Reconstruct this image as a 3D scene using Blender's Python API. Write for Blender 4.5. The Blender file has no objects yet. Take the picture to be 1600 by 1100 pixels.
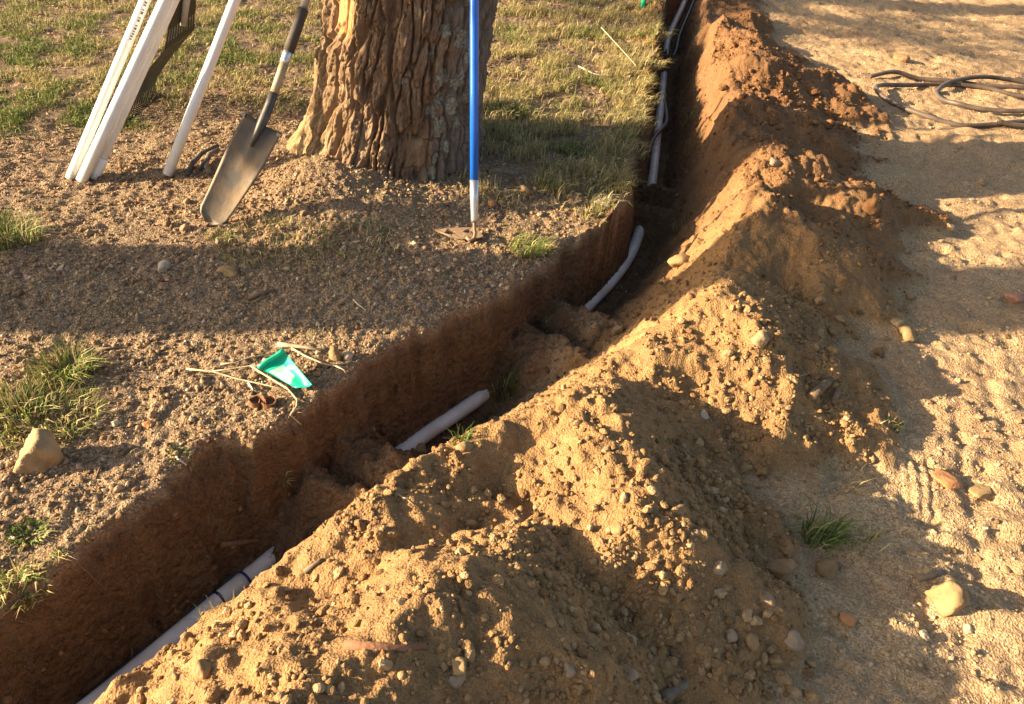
import bpy, bmesh, math, random
import numpy as np
from mathutils import Vector, Matrix
R = math.radians
rng = np.random.default_rng(7)
random.seed(7)
S = bpy.context.scene
COL = S.collection

# ------------------------------------------------------------------ camera, sky, sun, exposure
CAM_H, PITCH, ROLL, FPX = 1.6, R(38.0), R(4.5), 1209.0
cd = bpy.data.cameras.new('camera'); cam = bpy.data.objects.new('camera', cd); COL.objects.link(cam)
cam.matrix_world = Matrix.Translation((0, 0, CAM_H)) @ Matrix.Rotation(R(90) - PITCH, 4, 'X') @ Matrix.Rotation(ROLL, 4, 'Z')
cd.sensor_width = 36; cd.lens = 36 * FPX / 1600; cd.clip_start = .02; cd.clip_end = 500
S.camera = cam
SUN_EL, SUN_AZ = R(18.5), R(9.0)          # light travels to +x and a little to +y
LDIR = Vector((math.cos(SUN_AZ) * math.cos(SUN_EL), math.sin(SUN_AZ) * math.cos(SUN_EL), -math.sin(SUN_EL)))
W = bpy.data.worlds.new('World'); S.world = W; W.use_nodes = True
wn = W.node_tree.nodes; wl_ = W.node_tree.links
sky = wn.new('ShaderNodeTexSky'); sky.sky_type = 'NISHITA'; sky.sun_disc = False
sky.sun_elevation = SUN_EL
sky.sun_rotation = math.atan2(-LDIR.x, -LDIR.y)   # azimuth measured from +y towards +x
sky.air_density = 1.0; sky.dust_density = 3.0; sky.ozone_density = .6
wl_.new(sky.outputs[0], wn['Background'].inputs[0]); wn['Background'].inputs[1].default_value = .068
sd = bpy.data.lights.new('sun', 'SUN'); sun = bpy.data.objects.new('sun', sd); COL.objects.link(sun)
sd.energy = 5.0; sd.angle = R(.5); sd.color = (1.0, .79, .52)
sun.location = (-6, -1, 6); sun.rotation_euler = LDIR.to_track_quat('-Z', 'Y').to_euler()
S.view_settings.view_transform = 'Standard'; S.view_settings.look = 'None'
S.view_settings.gamma = 1; S.view_settings.exposure = 1.88

# ------------------------------------------------------------------ noise helpers
def _hash(ix, iy, seed):
    h = (ix.astype(np.int64) * 374761393 + iy.astype(np.int64) * 668265263 + seed * 974634321) & 0xFFFFFFFF
    h = ((h ^ (h >> 13)) * 1274126177) & 0xFFFFFFFF
    h = ((h ^ (h >> 16)) * 2246822519) & 0xFFFFFFFF
    return (h ^ (h >> 15)) & 0xFFFFFFFF
def perlin(x, y, seed=0):
    x, y = np.asarray(x, float), np.asarray(y, float)
    ix, iy = np.floor(x), np.floor(y); fx, fy = x - ix, y - iy
    ux, uy = fx**3 * (fx * (fx * 6 - 15) + 10), fy**3 * (fy * (fy * 6 - 15) + 10)
    def g(a, b):
        t = _hash(ix + a, iy + b, seed) * (2 * math.pi / 4294967296.0)
        return np.cos(t) * (fx - a) + np.sin(t) * (fy - b)
    n0 = g(0, 0) * (1 - ux) + g(1, 0) * ux; n1 = g(0, 1) * (1 - ux) + g(1, 1) * ux
    return (n0 * (1 - uy) + n1 * uy) * 1.5
def fbm(x, y, scale, octs=3, seed=0, gain=.5):
    s, a = 0, 1.0
    for o in range(octs):
        s = s + a * perlin(x / scale * 2**o + 17.3 * o, y / scale * 2**o - 9.1 * o, seed + o); a *= gain
    return s
def bumps(x, y, cell, seed, fill=.8):
    """rounded lumps of uneven size, 0..1"""
    gx, gy = x / cell, y / cell
    ix, iy = np.floor(gx), np.floor(gy); best = np.zeros_like(gx)
    for a in (-1, 0, 1):
        for b in (-1, 0, 1):
            h = _hash(ix + a, iy + b, seed); h2 = _hash(ix + a, iy + b, seed + 91); h3 = _hash(ix + a, iy + b, seed + 53)
            px = ix + a + (h / 4294967296.0); py = iy + b + (h2 / 4294967296.0)
            r = .25 + .5 * (h3 / 4294967296.0); on = (h3 & 255) < fill * 255
            d = ((gx - px)**2 + (gy - py)**2) / r**2
            best = np.maximum(best, np.where(on, np.sqrt(np.maximum(0, 1 - d)) * r * 1.4, 0))
    return best
def sstep(a, b, x):
    t = np.clip((x - a) / (b - a), 0, 1); return t * t * (3 - 2 * t)
def smin(a, b, k):
    h = np.clip(.5 + .5 * (b - a) / k, 0, 1); return b * (1 - h) + a * h - k * h * (1 - h)
def smax(a, b, k): return -smin(-a, -b, k)

def ray(px, py):
    a, b, c, n = px - 800, 550 - py, math.cos(ROLL), math.sin(ROLL)
    u, v = (a * c - b * n) / FPX, (a * n + b * c) / FPX
    return u, math.cos(PITCH) + v * math.sin(PITCH), -math.sin(PITCH) + v * math.cos(PITCH)
def P(px, py, z=0.0):
    """the point at height z that lies behind a pixel of the 1600 x 1100 photograph"""
    dx, dy, dz = ray(px, py); t = (z - CAM_H) / dz
    return (dx * t, dy * t, z)
def PY(px, py, y):
    """the point at distance y ahead that lies behind a pixel"""
    dx, dy, dz = ray(px, py); return Vector((dx / dy * y, y, CAM_H + dz / dy * y))

# ------------------------------------------------------------------ the plan of the trench
TRPIX = [(150, 1100), (300, 975), (430, 870), (545, 774), (650, 690), (740, 630), (828, 562), (905, 492), (960, 435), (990, 390), (1006, 335), (1018, 290), (1026, 220), (1035, 140), (1040, 80), (1048, 50)]
TR = [P(*q, -.4)[:2] for q in TRPIX]
TR = np.array([(-1.62, .10), (-1.24, .63)] + TR + [(1.55, 8.9), (1.9, 10.6)])
def smooth_path(pts, n=12):
    pts = np.asarray(pts, float); out = []
    for i in range(len(pts) - 1):
        p0, p1, p2, p3 = pts[max(i - 1, 0)], pts[i], pts[i + 1], pts[min(i + 2, len(pts) - 1)]
        for t in np.linspace(0, 1, n, endpoint=False):
            out.append(.5 * (2 * p1 + (p2 - p0) * t + (2 * p0 - 5 * p1 + 4 * p2 - p3) * t**2 + (3 * p1 - p0 - 3 * p2 + p3) * t**3))
    out.append(pts[-1]); return np.array(out)
TRS = smooth_path(TR, 4)
SEG = np.linalg.norm(np.diff(TRS, axis=0), axis=1); CUM = np.concatenate([[0], np.cumsum(SEG)])
def along(x, y):
    """arc length t and signed offset s (right positive) from the trench line"""
    x, y = np.asarray(x, float), np.asarray(y, float)
    bd = np.full(x.shape, 1e9); bt = np.zeros(x.shape); bs = np.zeros(x.shape)
    for i in range(len(TRS) - 1):
        ax, ay = TRS[i]; d = (TRS[i + 1] - TRS[i]) / SEG[i]
        q = np.clip((x - ax) * d[0] + (y - ay) * d[1], 0, SEG[i])
        ex, ey = x - ax - d[0] * q, y - ay - d[1] * q
        dd = ex * ex + ey * ey; m = dd < bd
        bd = np.where(m, dd, bd); bt = np.where(m, CUM[i] + q, bt)
        bs = np.where(m, np.where(ex * d[1] - ey * d[0] >= 0, 1, -1), bs)
    return bt, bs * np.sqrt(bd)
def tpos(x, y): a, b = along(np.array([x]), np.array([y])); return float(a[0]), float(b[0])
LIP = [(0, 930), (60, 905), (150, 830), (250, 755), (330, 695), (480, 625), (560, 570), (700, 505), (800, 440), (870, 385), (960, 350), (985, 300), (990, 250), (1000, 200), (1015, 140), (1025, 80), (1035, 20)]
lt = sorted((tpos(*P(*q)[:2])) for q in LIP); LIPT = np.array([a for a, _ in lt]); LIPS = np.array([b for _, b in lt])
# where loose soil has slid back in and buries the pipe: (t, height above the floor, spread)
HUMP = [((495, 816), .27, .16), ((560, 761), .27, .18), ((808, 578), .26, .18), ((858, 537), .26, .15), ((1001, 350), .15, .12), ((1010, 318), .16, .12), ((1038, 106), .14, .25)]
HUMP = [(tpos(*P(*p, -.4)[:2])[0], h, w) for p, h, w in HUMP]

# how steeply the heap side of the trench rises
KK = [((100, 1140), 2.15), ((300, 975), 2.0), ((430, 870), 1.9), ((600, 730), 1.35), ((760, 615), 1.15), ((905, 492), 1.2), ((990, 390), 1.7), ((1018, 290), 2.6), ((1040, 80), 3.2)]
KT, KV = [tpos(*P(*p, -.4)[:2])[0] for p, _ in KK], [v for _, v in KK]

# ------------------------------------------------------------------ the plan of the spoil heap: ridges as (pixel x, pixel y, height)
HS = .80
RIDGES = [
    ([(480, 955, .20), (535, 860, .27), (600, 765, .29), (690, 710, .25), (800, 640, .26), (935, 622, .30)], .80, .03),
    ([(935, 622, .30), (955, 700, .31), (1003, 790, .30), (1010, 865, .22)], .85, .02),
    ([(700, 735, .23), (790, 810, .20), (850, 870, .17)], .85, .015),
    ([(300, 1260, .46), (450, 1110, .46), (540, 1050, .46), (630, 995, .45), (720, 922, .43), (800, 925, .35)], .90, .02),
    ([(1010, 600, .1), (1130, 440, .28), (1195, 520, .24), (1235, 590, .12)], .70, .03),
    ([(905, 570, .08), (1000, 545, .14), (1130, 480, .25)], .60, .03),
    ([(1060, 405, .12), (1075, 370, .18)], .65, .03),
    ([(1095, 325, .24), (1195, 308, .31), (1265, 355, .24)], .68, .03),
    ([(1120, 235, .2), (1200, 225, .26), (1290, 265, .2)], .55, .05),
    ([(1090, 175, .16), (1180, 150, .24), (1250, 185, .17)], .60, .04),
    ([(1110, 105, .22), (1185, 92, .28), (1275, 110, .2)], .60, .05),
    ([(1075, 40, .16), (1120, 35, .2), (1190, 80, .16)], .55, .05),
    ([(1050, 5, .14), (1090, -20, .17), (1140, -60, .15)], .5, .05),
]
SPINE = [(-.47, .51, .1), (-.25, .93, .06), (.05, 1.35, .08), (.43, 1.95, .06), (.80, 2.42, .09), (1.10, 3.19, .08), (1.25, 4.05, .08), (1.42, 5.05, .07), (1.55, 6.25, .06), (1.7, 7.8, .06), (2.0, 9.9, .1)]
def caps(x, y, pts, k, r0, wob=0):
    out = np.full(x.shape, -9.)
    for a, b in zip(pts[:-1], pts[1:]):
        d = np.array(b[:2]) - np.array(a[:2]); L2 = d @ d + 1e-9
        q = np.clip(((x - a[0]) * d[0] + (y - a[1]) * d[1]) / L2, 0, 1)
        dist = np.sqrt((x - a[0] - d[0] * q)**2 + (y - a[1] - d[1] * q)**2)
        e = np.sqrt(np.maximum(dist - r0, 0)**2 + .02**2) - .02
        out = np.maximum(out, a[2] + (b[2] - a[2]) * q - k * e * (1 + wob))
    return out
def terrain(x, y):
    x, y = np.asarray(x, float), np.asarray(y, float)
    near = (np.abs(x) < 5.5) & (y > -1.2) & (y < 10.5)
    t, s = along(x, y)
    wx = x + .05 * fbm(x, y, .3, 2, 3); wy = y + .05 * fbm(x, y, .3, 2, 8)
    g = .03 * fbm(x, y, 1.6, 2, 1) * near
    # banked earth round the tree foot, drive lower than the lawn
    g = g + .10 * np.exp(-(((x + .88)**2 + (y - 3.10)**2) / .28**2)) + .02 * np.exp(-(((x + .57)**2 + (y - 3.64)**2) / .55**2))
    drive = sstep(.25, .75, s)
    g = g - .03 * drive
    wob = np.clip(.16 * fbm(x, y, .18, 2, 21), -.2, .2)
    pile = np.full(x.shape, -9.)
    for pts, k, r0 in RIDGES:
        pile = smax(pile, caps(wx, wy, [P(q[0], q[1], q[2] * HS) for q in pts], k * .76, r0, wob), .035)
    pile = smax(pile, caps(wx, wy, SPINE, .5, .06, wob), .04)
    pile = pile + .05 * sstep(2.3, 3.2, y) * fbm(x, y, .38, 2, 33) + .020 * fbm(x, y, .17, 3, 31) + .011 * fbm(x, y, .07, 2, 35)
    z = smax(g, pile, .035)
    pm = sstep(-.02, .04, pile - g)
    # trench
    fl = -.44 + 0 * t
    for th, h, w in HUMP:
        fl = np.maximum(fl, -.44 + h * np.exp(-((t - th + .04 * fbm(x, y, .12, 2, 47)) / (w * .9))**2))
    fl = fl + .012 * fbm(x, y, .15, 3, 41) * (1 - .8 * np.exp(-(s / .08)**2) * (fl < -.41))
    wl = np.interp(t, LIPT, LIPS)                    # negative: offset of the lip
    sj = s + .026 * fbm(x, y, .26, 3, 51) + .012 * fbm(x, y, .06, 3, 55) + .005 * bumps(x, y, .06, 58, .5)
    steep = np.maximum(np.clip(2.6 + 1.6 * fbm(x, y, .3, 2, 59), 1.9, 4.5), .42 / np.maximum(-wl - .045, .05))
    left = fl + np.maximum(0, (wl + .43 / steep - sj)) * steep + .055 * fbm(x, y, .10, 3, 57)
    right = np.maximum(fl, -.44 + .012 * fbm(x, y, .15, 3, 43) + np.maximum(0, sj - .09) * np.interp(t, KT, KV))
    cut = np.where(s < 0, left, right)
    zt = smin(z, cut, .04 + .09 * sstep(.05, -.05, s))
    tm = sstep(.0, .05, z - zt)
    z = zt
    gm = (1 - drive) * (1 - tm) * sstep(.06, -.06, s)
    return z, dict(t=t, s=s, pile=pm * (1 - .0 * tm), trench=tm, drive=np.maximum(drive, sstep(-.06, .06, s)) * (1 - pm), left=gm, wl=wl)
def lawn_mask(x, y):
    n = fbm(x, y, .7, 3, 61)
    e = y - (3.3 + .26 * (x + 2.4)) + .35 * n
    a = sstep(-.05, .6, e - .25 * sstep(-2.2, -1.6, x) * sstep(-.6, -1.2, x)) * sstep(-.9, -1.25, x)
    b = sstep(-.05, .4, y - 3.19 + .12 * x + .25 * n) * sstep(-.55, -.1, x)
    return np.maximum(a, b)

def axis(lo, hi, fine, coarse, c0, c1):
    v = [c0]
    while v[-1] < hi:
        d = max(0, v[-1] - c1); v.append(v[-1] + fine + (coarse - fine) * min(1, d / (hi - c1)))
    w = [c0]
    while w[-1] > lo:
        d = max(0, c0 - w[-1]); w.append(w[-1] - fine - (coarse - fine) * min(1, d / max(1e-6, (c0 - lo))))
    return np.array(w[:0:-1] + v)
gx = axis(-4.6, 5.3, .0062, .023, -1.0, 1.3); gy = axis(-.15, 9.0, .006, .020, .7, 1.2)
far = np.array([5.7, 6.2, 7, 9, 12, 18, 30, 60, 120.])
gx = np.concatenate([-far[::-1], gx, far]); gy = np.concatenate([-far[::-1][:-2] , [-5.2, -3, -1.6, -.9, -.5, -.3], gy, [9.4, 10, 10.8, 12, 14.5, 20, 35, 70, 140]])
XX, YY = np.meshgrid(gx, gy)
ZZ, MK = terrain(XX, YY)
_near = (np.abs(XX) < 5.2) & (YY > -.2) & (YY < 9.2)
LW = lawn_mask(XX, YY) * MK['left']
# loose surface: clods, grit, footprints
pz, tz, dz, lz = MK['pile'] * (1 - .75 * MK['trench']), MK['trench'], MK['drive'], MK['left']
ruts = np.zeros_like(XX)
for a_, b_, w_ in (((1409, 705), (1418, 790), .012), ((1421, 700), (1432, 790), .010), ((1440, 716), (1452, 822), .012), ((1455, 712), (1468, 822), .010), ((1500, 640), (1540, 900), .02), ((1425, 850), (1470, 1010), .02), ((1530, 540), (1590, 700), .02)):
    A2, B2 = np.array(P(*a_)[:2]), np.array(P(*b_)[:2]); d2 = B2 - A2; q2 = np.clip(((XX - A2[0]) * d2[0] + (YY - A2[1]) * d2[1]) / (d2 @ d2), 0, 1)
    ruts = ruts + np.exp(-(((XX - A2[0] - d2[0] * q2)**2 + (YY - A2[1] - d2[1] * q2)**2) / w_**2))
tread = fbm(XX * 1.0 + .4 * YY, YY * 2.2, .22, 3, 71); prints = np.minimum(0, fbm(XX - .3 * YY, YY * 1.6, .11, 2, 75) + .25)
det = pz * (.009 * bumps(XX, YY, .05, 5, .5) + .006 * bumps(XX, YY, .024, 6, .6) + .004 * fbm(XX, YY, .02, 2, 81)) \
    + dz * (.018 * tread + .020 * prints + .012 * np.minimum(0, fbm(XX * .8, YY * 1.3 + XX * .5, .19, 2, 79) + .1) - .008 * ruts + .004 * fbm(XX, YY, .05, 3, 83) + .0015 * bumps(XX, YY, .02, 9, .3)) \
    + lz * (.006 * fbm(XX, YY, .12, 3, 85) + .007 * bumps(XX, YY, .022, 11, .75) + .010 * bumps(XX, YY, .07, 12, .3)) \
    + tz * (1 - .85 * np.exp(-(MK['s'] / .08)**2)) * (.010 * fbm(XX, YY, .03, 3, 87) + .012 * bumps(XX, YY, .035, 13, .5) + .006 * bumps(XX, YY, .016, 14, .5))
ZZ = ZZ + det * _near
def gz(x, y):
    x, y = np.asarray(x, float), np.asarray(y, float)
    i = np.clip(np.searchsorted(gx, x) - 1, 0, len(gx) - 2); j = np.clip(np.searchsorted(gy, y) - 1, 0, len(gy) - 2)
    a = (x - gx[i]) / (gx[i + 1] - gx[i]); b = (y - gy[j]) / (gy[j + 1] - gy[j])
    return (ZZ[j, i] * (1 - a) + ZZ[j, i + 1] * a) * (1 - b) + (ZZ[j + 1, i] * (1 - a) + ZZ[j + 1, i + 1] * a) * b
def near_mask(arr, x, y):
    i = np.clip(np.searchsorted(gx, x), 0, len(gx) - 1); j = np.clip(np.searchsorted(gy, y), 0, len(gy) - 1); return arr[j, i]
def G(px, py):
    """where the ray through a photograph pixel meets the ground"""
    d = np.array(ray(px, py)); ts = np.arange(.9, 10, .004); pts = np.array([0, 0, CAM_H]) + ts[:, None] * d
    k = np.argmax(pts[:, 2] < gz(pts[:, 0], pts[:, 1]))
    return Vector(pts[k])

# ------------------------------------------------------------------ materials
class NT:
    def __init__(s, name):
        s.m = bpy.data.materials.new(name); s.m.use_nodes = True; s.t = s.m.node_tree; s.b = s.t.nodes['Principled BSDF']
        s.b.inputs['Roughness'].default_value = .9; s.b.inputs['Specular IOR Level'].default_value = .25
    def n(s, typ, **kw):
        nd = s.t.nodes.new(typ)
        for k, v in kw.items():
            if k.startswith('i_'): nd.inputs[k[2:].replace('_', ' ')].default_value = v
            else: setattr(nd, k, v)
        return nd
    def l(s, a, b): s.t.links.new(a, b)
    def pos(s, scale=(1, 1, 1), obj=False):
        if obj: o = s.n('ShaderNodeTexCoord').outputs['Object']
        else: o = s.n('ShaderNodeNewGeometry').outputs['Position']
        if scale == (1, 1, 1): return o
        m = s.n('ShaderNodeVectorMath', operation='MULTIPLY'); s.l(o, m.inputs[0]); m.inputs[1].default_value = scale; return m.outputs[0]
    def noise(s, vec, scale, detail=3, rough=.55, out=0):
        n = s.n('ShaderNodeTexNoise'); n.inputs['Scale'].default_value = scale; n.inputs['Detail'].default_value = detail
        n.inputs['Roughness'].default_value = rough; s.l(vec, n.inputs['Vector']); return n.outputs[out]
    def vor(s, vec, scale, out='Distance', feature='F1'):
        n = s.n('ShaderNodeTexVoronoi', feature=feature); n.inputs['Scale'].default_value = scale; s.l(vec, n.inputs['Vector']); return n.outputs[out]
    def ramp(s, fac, stops):
        r = s.n('ShaderNodeValToRGB'); e = r.color_ramp.elements
        while len(e) < len(stops): e.new(.5)
        for q, (p, c) in zip(e, stops): q.position = p; q.color = (*c, 1) if len(c) == 3 else c
        s.l(fac, r.inputs[0]); return r.outputs[0]
    def mix(s, fac, a, b, mode='MIX'):
        m = s.n('ShaderNodeMix', data_type='RGBA', blend_type=mode, clamp_factor=True)
        for sock, v in ((m.inputs[0], fac), (m.inputs[6], a), (m.inputs[7], b)):
            if isinstance(v, (int, float)): sock.default_value = v
            elif isinstance(v, tuple): sock.default_value = (*v, 1)
            else: s.l(v, sock)
        return m.outputs[2]
    def math(s, op, a, b=0.0):
        m = s.n('ShaderNodeMath', operation=op)
        for sock, v in ((m.inputs[0], a), (m.inputs[1], b)):
            if isinstance(v, (int, float)): sock.default_value = v
            else: s.l(v, sock)
        return m.outputs[0]
    def bump(s, h, dist, strength=1.0, prev=None):
        b = s.n('ShaderNodeBump'); b.inputs['Distance'].default_value = dist; b.inputs['Strength'].default_value = strength
        s.l(h, b.inputs['Height'])
        if prev is not None: s.l(prev, b.inputs['Normal'])
        s.l(b.outputs[0], s.b.inputs['Normal']); return b.outputs[0]
    def col(s, c):
        if isinstance(c, tuple): s.b.inputs['Base Color'].default_value = (*c, 1)
        else: s.l(c, s.b.inputs['Base Color'])
        return s
def ground_material():
    k = NT('ground_soil'); p = k.pos()
    at = k.n('ShaderNodeAttribute', attribute_name='zone'); sp = k.n('ShaderNodeSeparateColor'); k.l(at.outputs['Color'], sp.inputs[0])
    lawn, gravel, pile, trench = sp.outputs[0], sp.outputs[1], sp.outputs[2], at.outputs['Alpha']
    big = k.noise(p, 2.2, 4); mid = k.noise(p, 11, 4); fine = k.noise(p, 90, 3); grit = k.vor(p, 210, 'Color'); grit2 = k.vor(p, 420, 'Color')
    gv = k.n('ShaderNodeSeparateColor'); k.l(grit, gv.inputs[0]); gw = k.n('ShaderNodeSeparateColor'); k.l(grit2, gw.inputs[0])
    drive = k.ramp(gv.outputs[0], [(0, (.27, .172, .086)), (.4, (.42, .28, .145)), (.75, (.50, .348, .19)), (1, (.60, .44, .27))])
    drive = k.mix(k.ramp(big, [(.35, (0, 0, 0)), (.7, (1, 1, 1))]), drive, k.mix(.7, drive, (.36, .215, .11)))
    grav = k.ramp(gv.outputs[1], [(0, (.10, .062, .033)), (.35, (.21, .138, .074)), (.7, (.32, .22, .125)), (.9, (.44, .33, .20)), (1, (.56, .45, .31))])
    grav = k.mix(k.math('MULTIPLY', mid, .6), grav, (.23, .14, .075))
    soil = k.ramp(mid, [(.25, (.22, .119, .043)), (.5, (.315, .176, .067)), (.75, (.375, .219, .09))]); soil = k.mix(k.ramp(big, [(.45, (0, 0, 0)), (.6, (.65, .65, .65))]), soil, (.21, .12, .05))
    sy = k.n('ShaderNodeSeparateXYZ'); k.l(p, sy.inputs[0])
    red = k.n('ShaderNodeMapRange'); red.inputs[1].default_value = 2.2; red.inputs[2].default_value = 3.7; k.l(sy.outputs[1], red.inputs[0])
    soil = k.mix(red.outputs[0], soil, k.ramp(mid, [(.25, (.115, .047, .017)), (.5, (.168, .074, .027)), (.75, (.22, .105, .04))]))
    soil = k.mix(.25, soil, k.ramp(gw.outputs[0], [(0, (.16, .085, .04)), (.5, (.34, .195, .09)), (1, (.52, .34, .18))]))
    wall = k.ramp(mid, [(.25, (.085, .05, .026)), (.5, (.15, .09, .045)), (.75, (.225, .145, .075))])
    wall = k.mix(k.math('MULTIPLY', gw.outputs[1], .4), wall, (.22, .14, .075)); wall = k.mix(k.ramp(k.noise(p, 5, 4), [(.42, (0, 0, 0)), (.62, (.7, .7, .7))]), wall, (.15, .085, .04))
    turf = k.ramp(mid, [(.3, (.12, .082, .042)), (.55, (.20, .14, .075)), (.8, (.27, .17, .105))])
    turf = k.mix(k.math('MULTIPLY', gv.outputs[2], .5), turf, (.30, .19, .12))
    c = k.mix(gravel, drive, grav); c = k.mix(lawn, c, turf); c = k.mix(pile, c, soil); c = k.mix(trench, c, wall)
    c = k.mix(1.0, c, k.ramp(fine, [(.25, (.72, .72, .72)), (.7, (1.12, 1.12, 1.12))]), 'MULTIPLY')
    k.col(c)
    n1 = k.bump(k.vor(p, 170), .0035, .9); n2 = k.bump(k.noise(p, 300, 3, .6), .003, .8, n1); n3 = k.bump(fine, .006, .6, n2)
    wb = k.math('MULTIPLY', k.math('ADD', k.noise(p, 26, 5, .6), k.math('MULTIPLY', k.vor(p, 38), -.55)), k.math('ADD', k.math('MULTIPLY', trench, 1.0), .12)); k.bump(wb, .030, .9, n3)
    return k.m
def simple(name, c, rough=.6, var=.0, scale=30, bumpd=0, c2=None, obj=True, metal=0, spec=.4):
    k = NT(name); k.b.inputs['Roughness'].default_value = rough; k.b.inputs['Metallic'].default_value = metal; k.b.inputs['Specular IOR Level'].default_value = spec
    p = k.pos(obj=obj)
    f = k.noise(p, scale, 5)
    c2 = c2 or tuple(v * (1 - var) for v in c)
    k.col(k.ramp(f, [(.35, c2), (.62, c)]))
    if bumpd: k.bump(k.noise(p, scale * 3, 4), bumpd)
    return k.m
def stone_material(name, stops, spread=1.0, bumpd=.004):
    k = NT(name); oi = k.n('ShaderNodeObjectInfo'); p = k.pos()
    c = k.ramp(oi.outputs['Random'], stops)
    c = k.mix(1.0, c, k.ramp(k.noise(p, 60, 4), [(.3, (.7, .68, .64)), (.7, (1.15, 1.13, 1.1))]), 'MULTIPLY')
    k.col(c); n = k.bump(k.noise(p, 140, 4, .65), bumpd); k.bump(k.vor(p, 260), bumpd * .5, .7, n)
    return k.m
M_GROUND = ground_material()
M_CLOD = stone_material('dry_clod', [(0, (.22, .127, .055)), (.5, (.31, .185, .08)), (.85, (.37, .236, .113)), (1, (.43, .295, .165))])
M_CLODRED = stone_material('red_clod', [(0, (.15, .066, .024)), (.5, (.22, .105, .04)), (1, (.30, .155, .065))])
M_PEB = stone_material('pebble', [(0, (.13, .08, .042)), (.3, (.25, .165, .088)), (.6, (.36, .25, .14)), (.82, (.33, .185, .10)), (.9, (.44, .33, .20)), (1, (.56, .46, .34))], bumpd=.001)
M_GRIT = stone_material('grit', [(0, (.28, .18, .10)), (.5, (.42, .285, .16)), (1, (.54, .40, .26))], bumpd=.001)
def attr_material(name, trans=.25, rough=.7):
    k = NT(name); a = k.n('ShaderNodeAttribute', attribute_name='tint'); k.l(a.outputs['Color'], k.b.inputs['Base Color']); k.b.inputs['Roughness'].default_value = rough
    if trans:
        tr = k.n('ShaderNodeBsdfTranslucent'); k.l(a.outputs['Color'], tr.inputs[0]); mx = k.n('ShaderNodeMixShader'); mx.inputs[0].default_value = trans
        k.l(k.b.outputs[0], mx.inputs[1]); k.l(tr.outputs[0], mx.inputs[2]); k.l(mx.outputs[0], k.t.nodes['Material Output'].inputs[0])
    return k.m
M_GRASS = attr_material('grass_blade', .3); M_LITTER = attr_material('dry_leaf', .1)

# ------------------------------------------------------------------ object helpers
def mesh_np(name, V, F, mat, smooth=False):
    """V (n,3); F list of equal-length index rows or a list of lists"""
    me = bpy.data.meshes.new(name)
    V = np.asarray(V, np.float32)
    if isinstance(F, np.ndarray):
        k = F.shape[1]; me.vertices.add(len(V)); me.vertices.foreach_set('co', V.ravel())
        me.loops.add(F.size); me.loops.foreach_set('vertex_index', F.ravel().astype(np.int32))
        me.polygons.add(len(F)); me.polygons.foreach_set('loop_start', np.arange(0, F.size, k, dtype=np.int32))
        me.update(calc_edges=True)
    else:
        me.from_pydata([tuple(v) for v in V], [], F); me.update()
    if smooth: me.polygons.foreach_set('use_smooth', np.ones(len(me.polygons), bool))
    if mat: me.materials.append(mat)
    return me
def link(name, me, parent=None, loc=None):
    o = bpy.data.objects.new(name, me); COL.objects.link(o)
    if parent: o.parent = parent
    if loc is not None: o.location = loc
    return o
def tag(o, label=None, cat=None, group=None, kind=None):
    for k_, v in (('label', label), ('category', cat), ('group', group), ('kind', kind)):
        if v: o[k_] = v
    return o
def thing(name, label, cat, loc=(0, 0, 0), group=None):
    o = bpy.data.objects.new(name, None); o.empty_display_size = .05; COL.objects.link(o); o.location = loc
    return tag(o, label, cat, group)
def tube_np(path, rad, n=12, cap=True, squash=None):
    path = [Vector(p) for p in path]; rad = [rad] * len(path) if isinstance(rad, (int, float)) else list(rad)
    V, F = [], []; up = None
    for i, p in enumerate(path):
        d = (path[min(i + 1, len(path) - 1)] - path[max(i - 1, 0)]).normalized()
        if up is None: up = d.orthogonal().normalized()
        up = (up - d * up.dot(d)).normalized(); side = d.cross(up)
        for j in range(n):
            a = 2 * math.pi * j / n
            V.append(p + (up * math.cos(a) + side * math.sin(a)) * rad[i])
    for i in range(len(path) - 1):
        for j in range(n): F.append([i * n + j, i * n + (j + 1) % n, (i + 1) * n + (j + 1) % n, (i + 1) * n + j])
    if cap: F.append(list(range(n))[::-1]); F.append(list(range((len(path) - 1) * n, len(path) * n)))
    return V, F
def join(parts):
    V, F = [], []
    for v, f in parts:
        b = len(V); V += list(v); F += [[i + b for i in q] for q in f]
    return V, F
def tube(name, path, rad, mat, parent=None, n=12, hollow=False, loc=None):
    V, F = tube_np(path, rad, n)
    if hollow:   # open end: a recessed inner wall instead of a flat cap
        pass
    me = mesh_np(name, V, F, mat); me.polygons.foreach_set('use_smooth', np.array([len(p.vertices) == 4 for p in me.polygons]))
    return link(name, me, parent, loc)

# ------------------------------------------------------------------ ground
def build_ground():
    ny, nx = XX.shape
    V = np.stack([XX.ravel(), YY.ravel(), ZZ.ravel()], 1)
    i = np.arange(ny * nx).reshape(ny, nx)
    F = np.stack([i[:-1, :-1].ravel(), i[:-1, 1:].ravel(), i[1:, 1:].ravel(), i[1:, :-1].ravel()], 1)
    me = mesh_np('ground', V, F, M_GROUND, True)
    a = me.attributes.new('zone', 'FLOAT_COLOR', 'POINT')
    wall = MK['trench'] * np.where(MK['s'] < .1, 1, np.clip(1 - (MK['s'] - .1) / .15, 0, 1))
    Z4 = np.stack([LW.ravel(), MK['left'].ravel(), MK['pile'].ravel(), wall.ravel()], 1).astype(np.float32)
    a.data.foreach_set('color', Z4.ravel())
    tag(link('ground', me), kind='structure')
build_ground()

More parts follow.
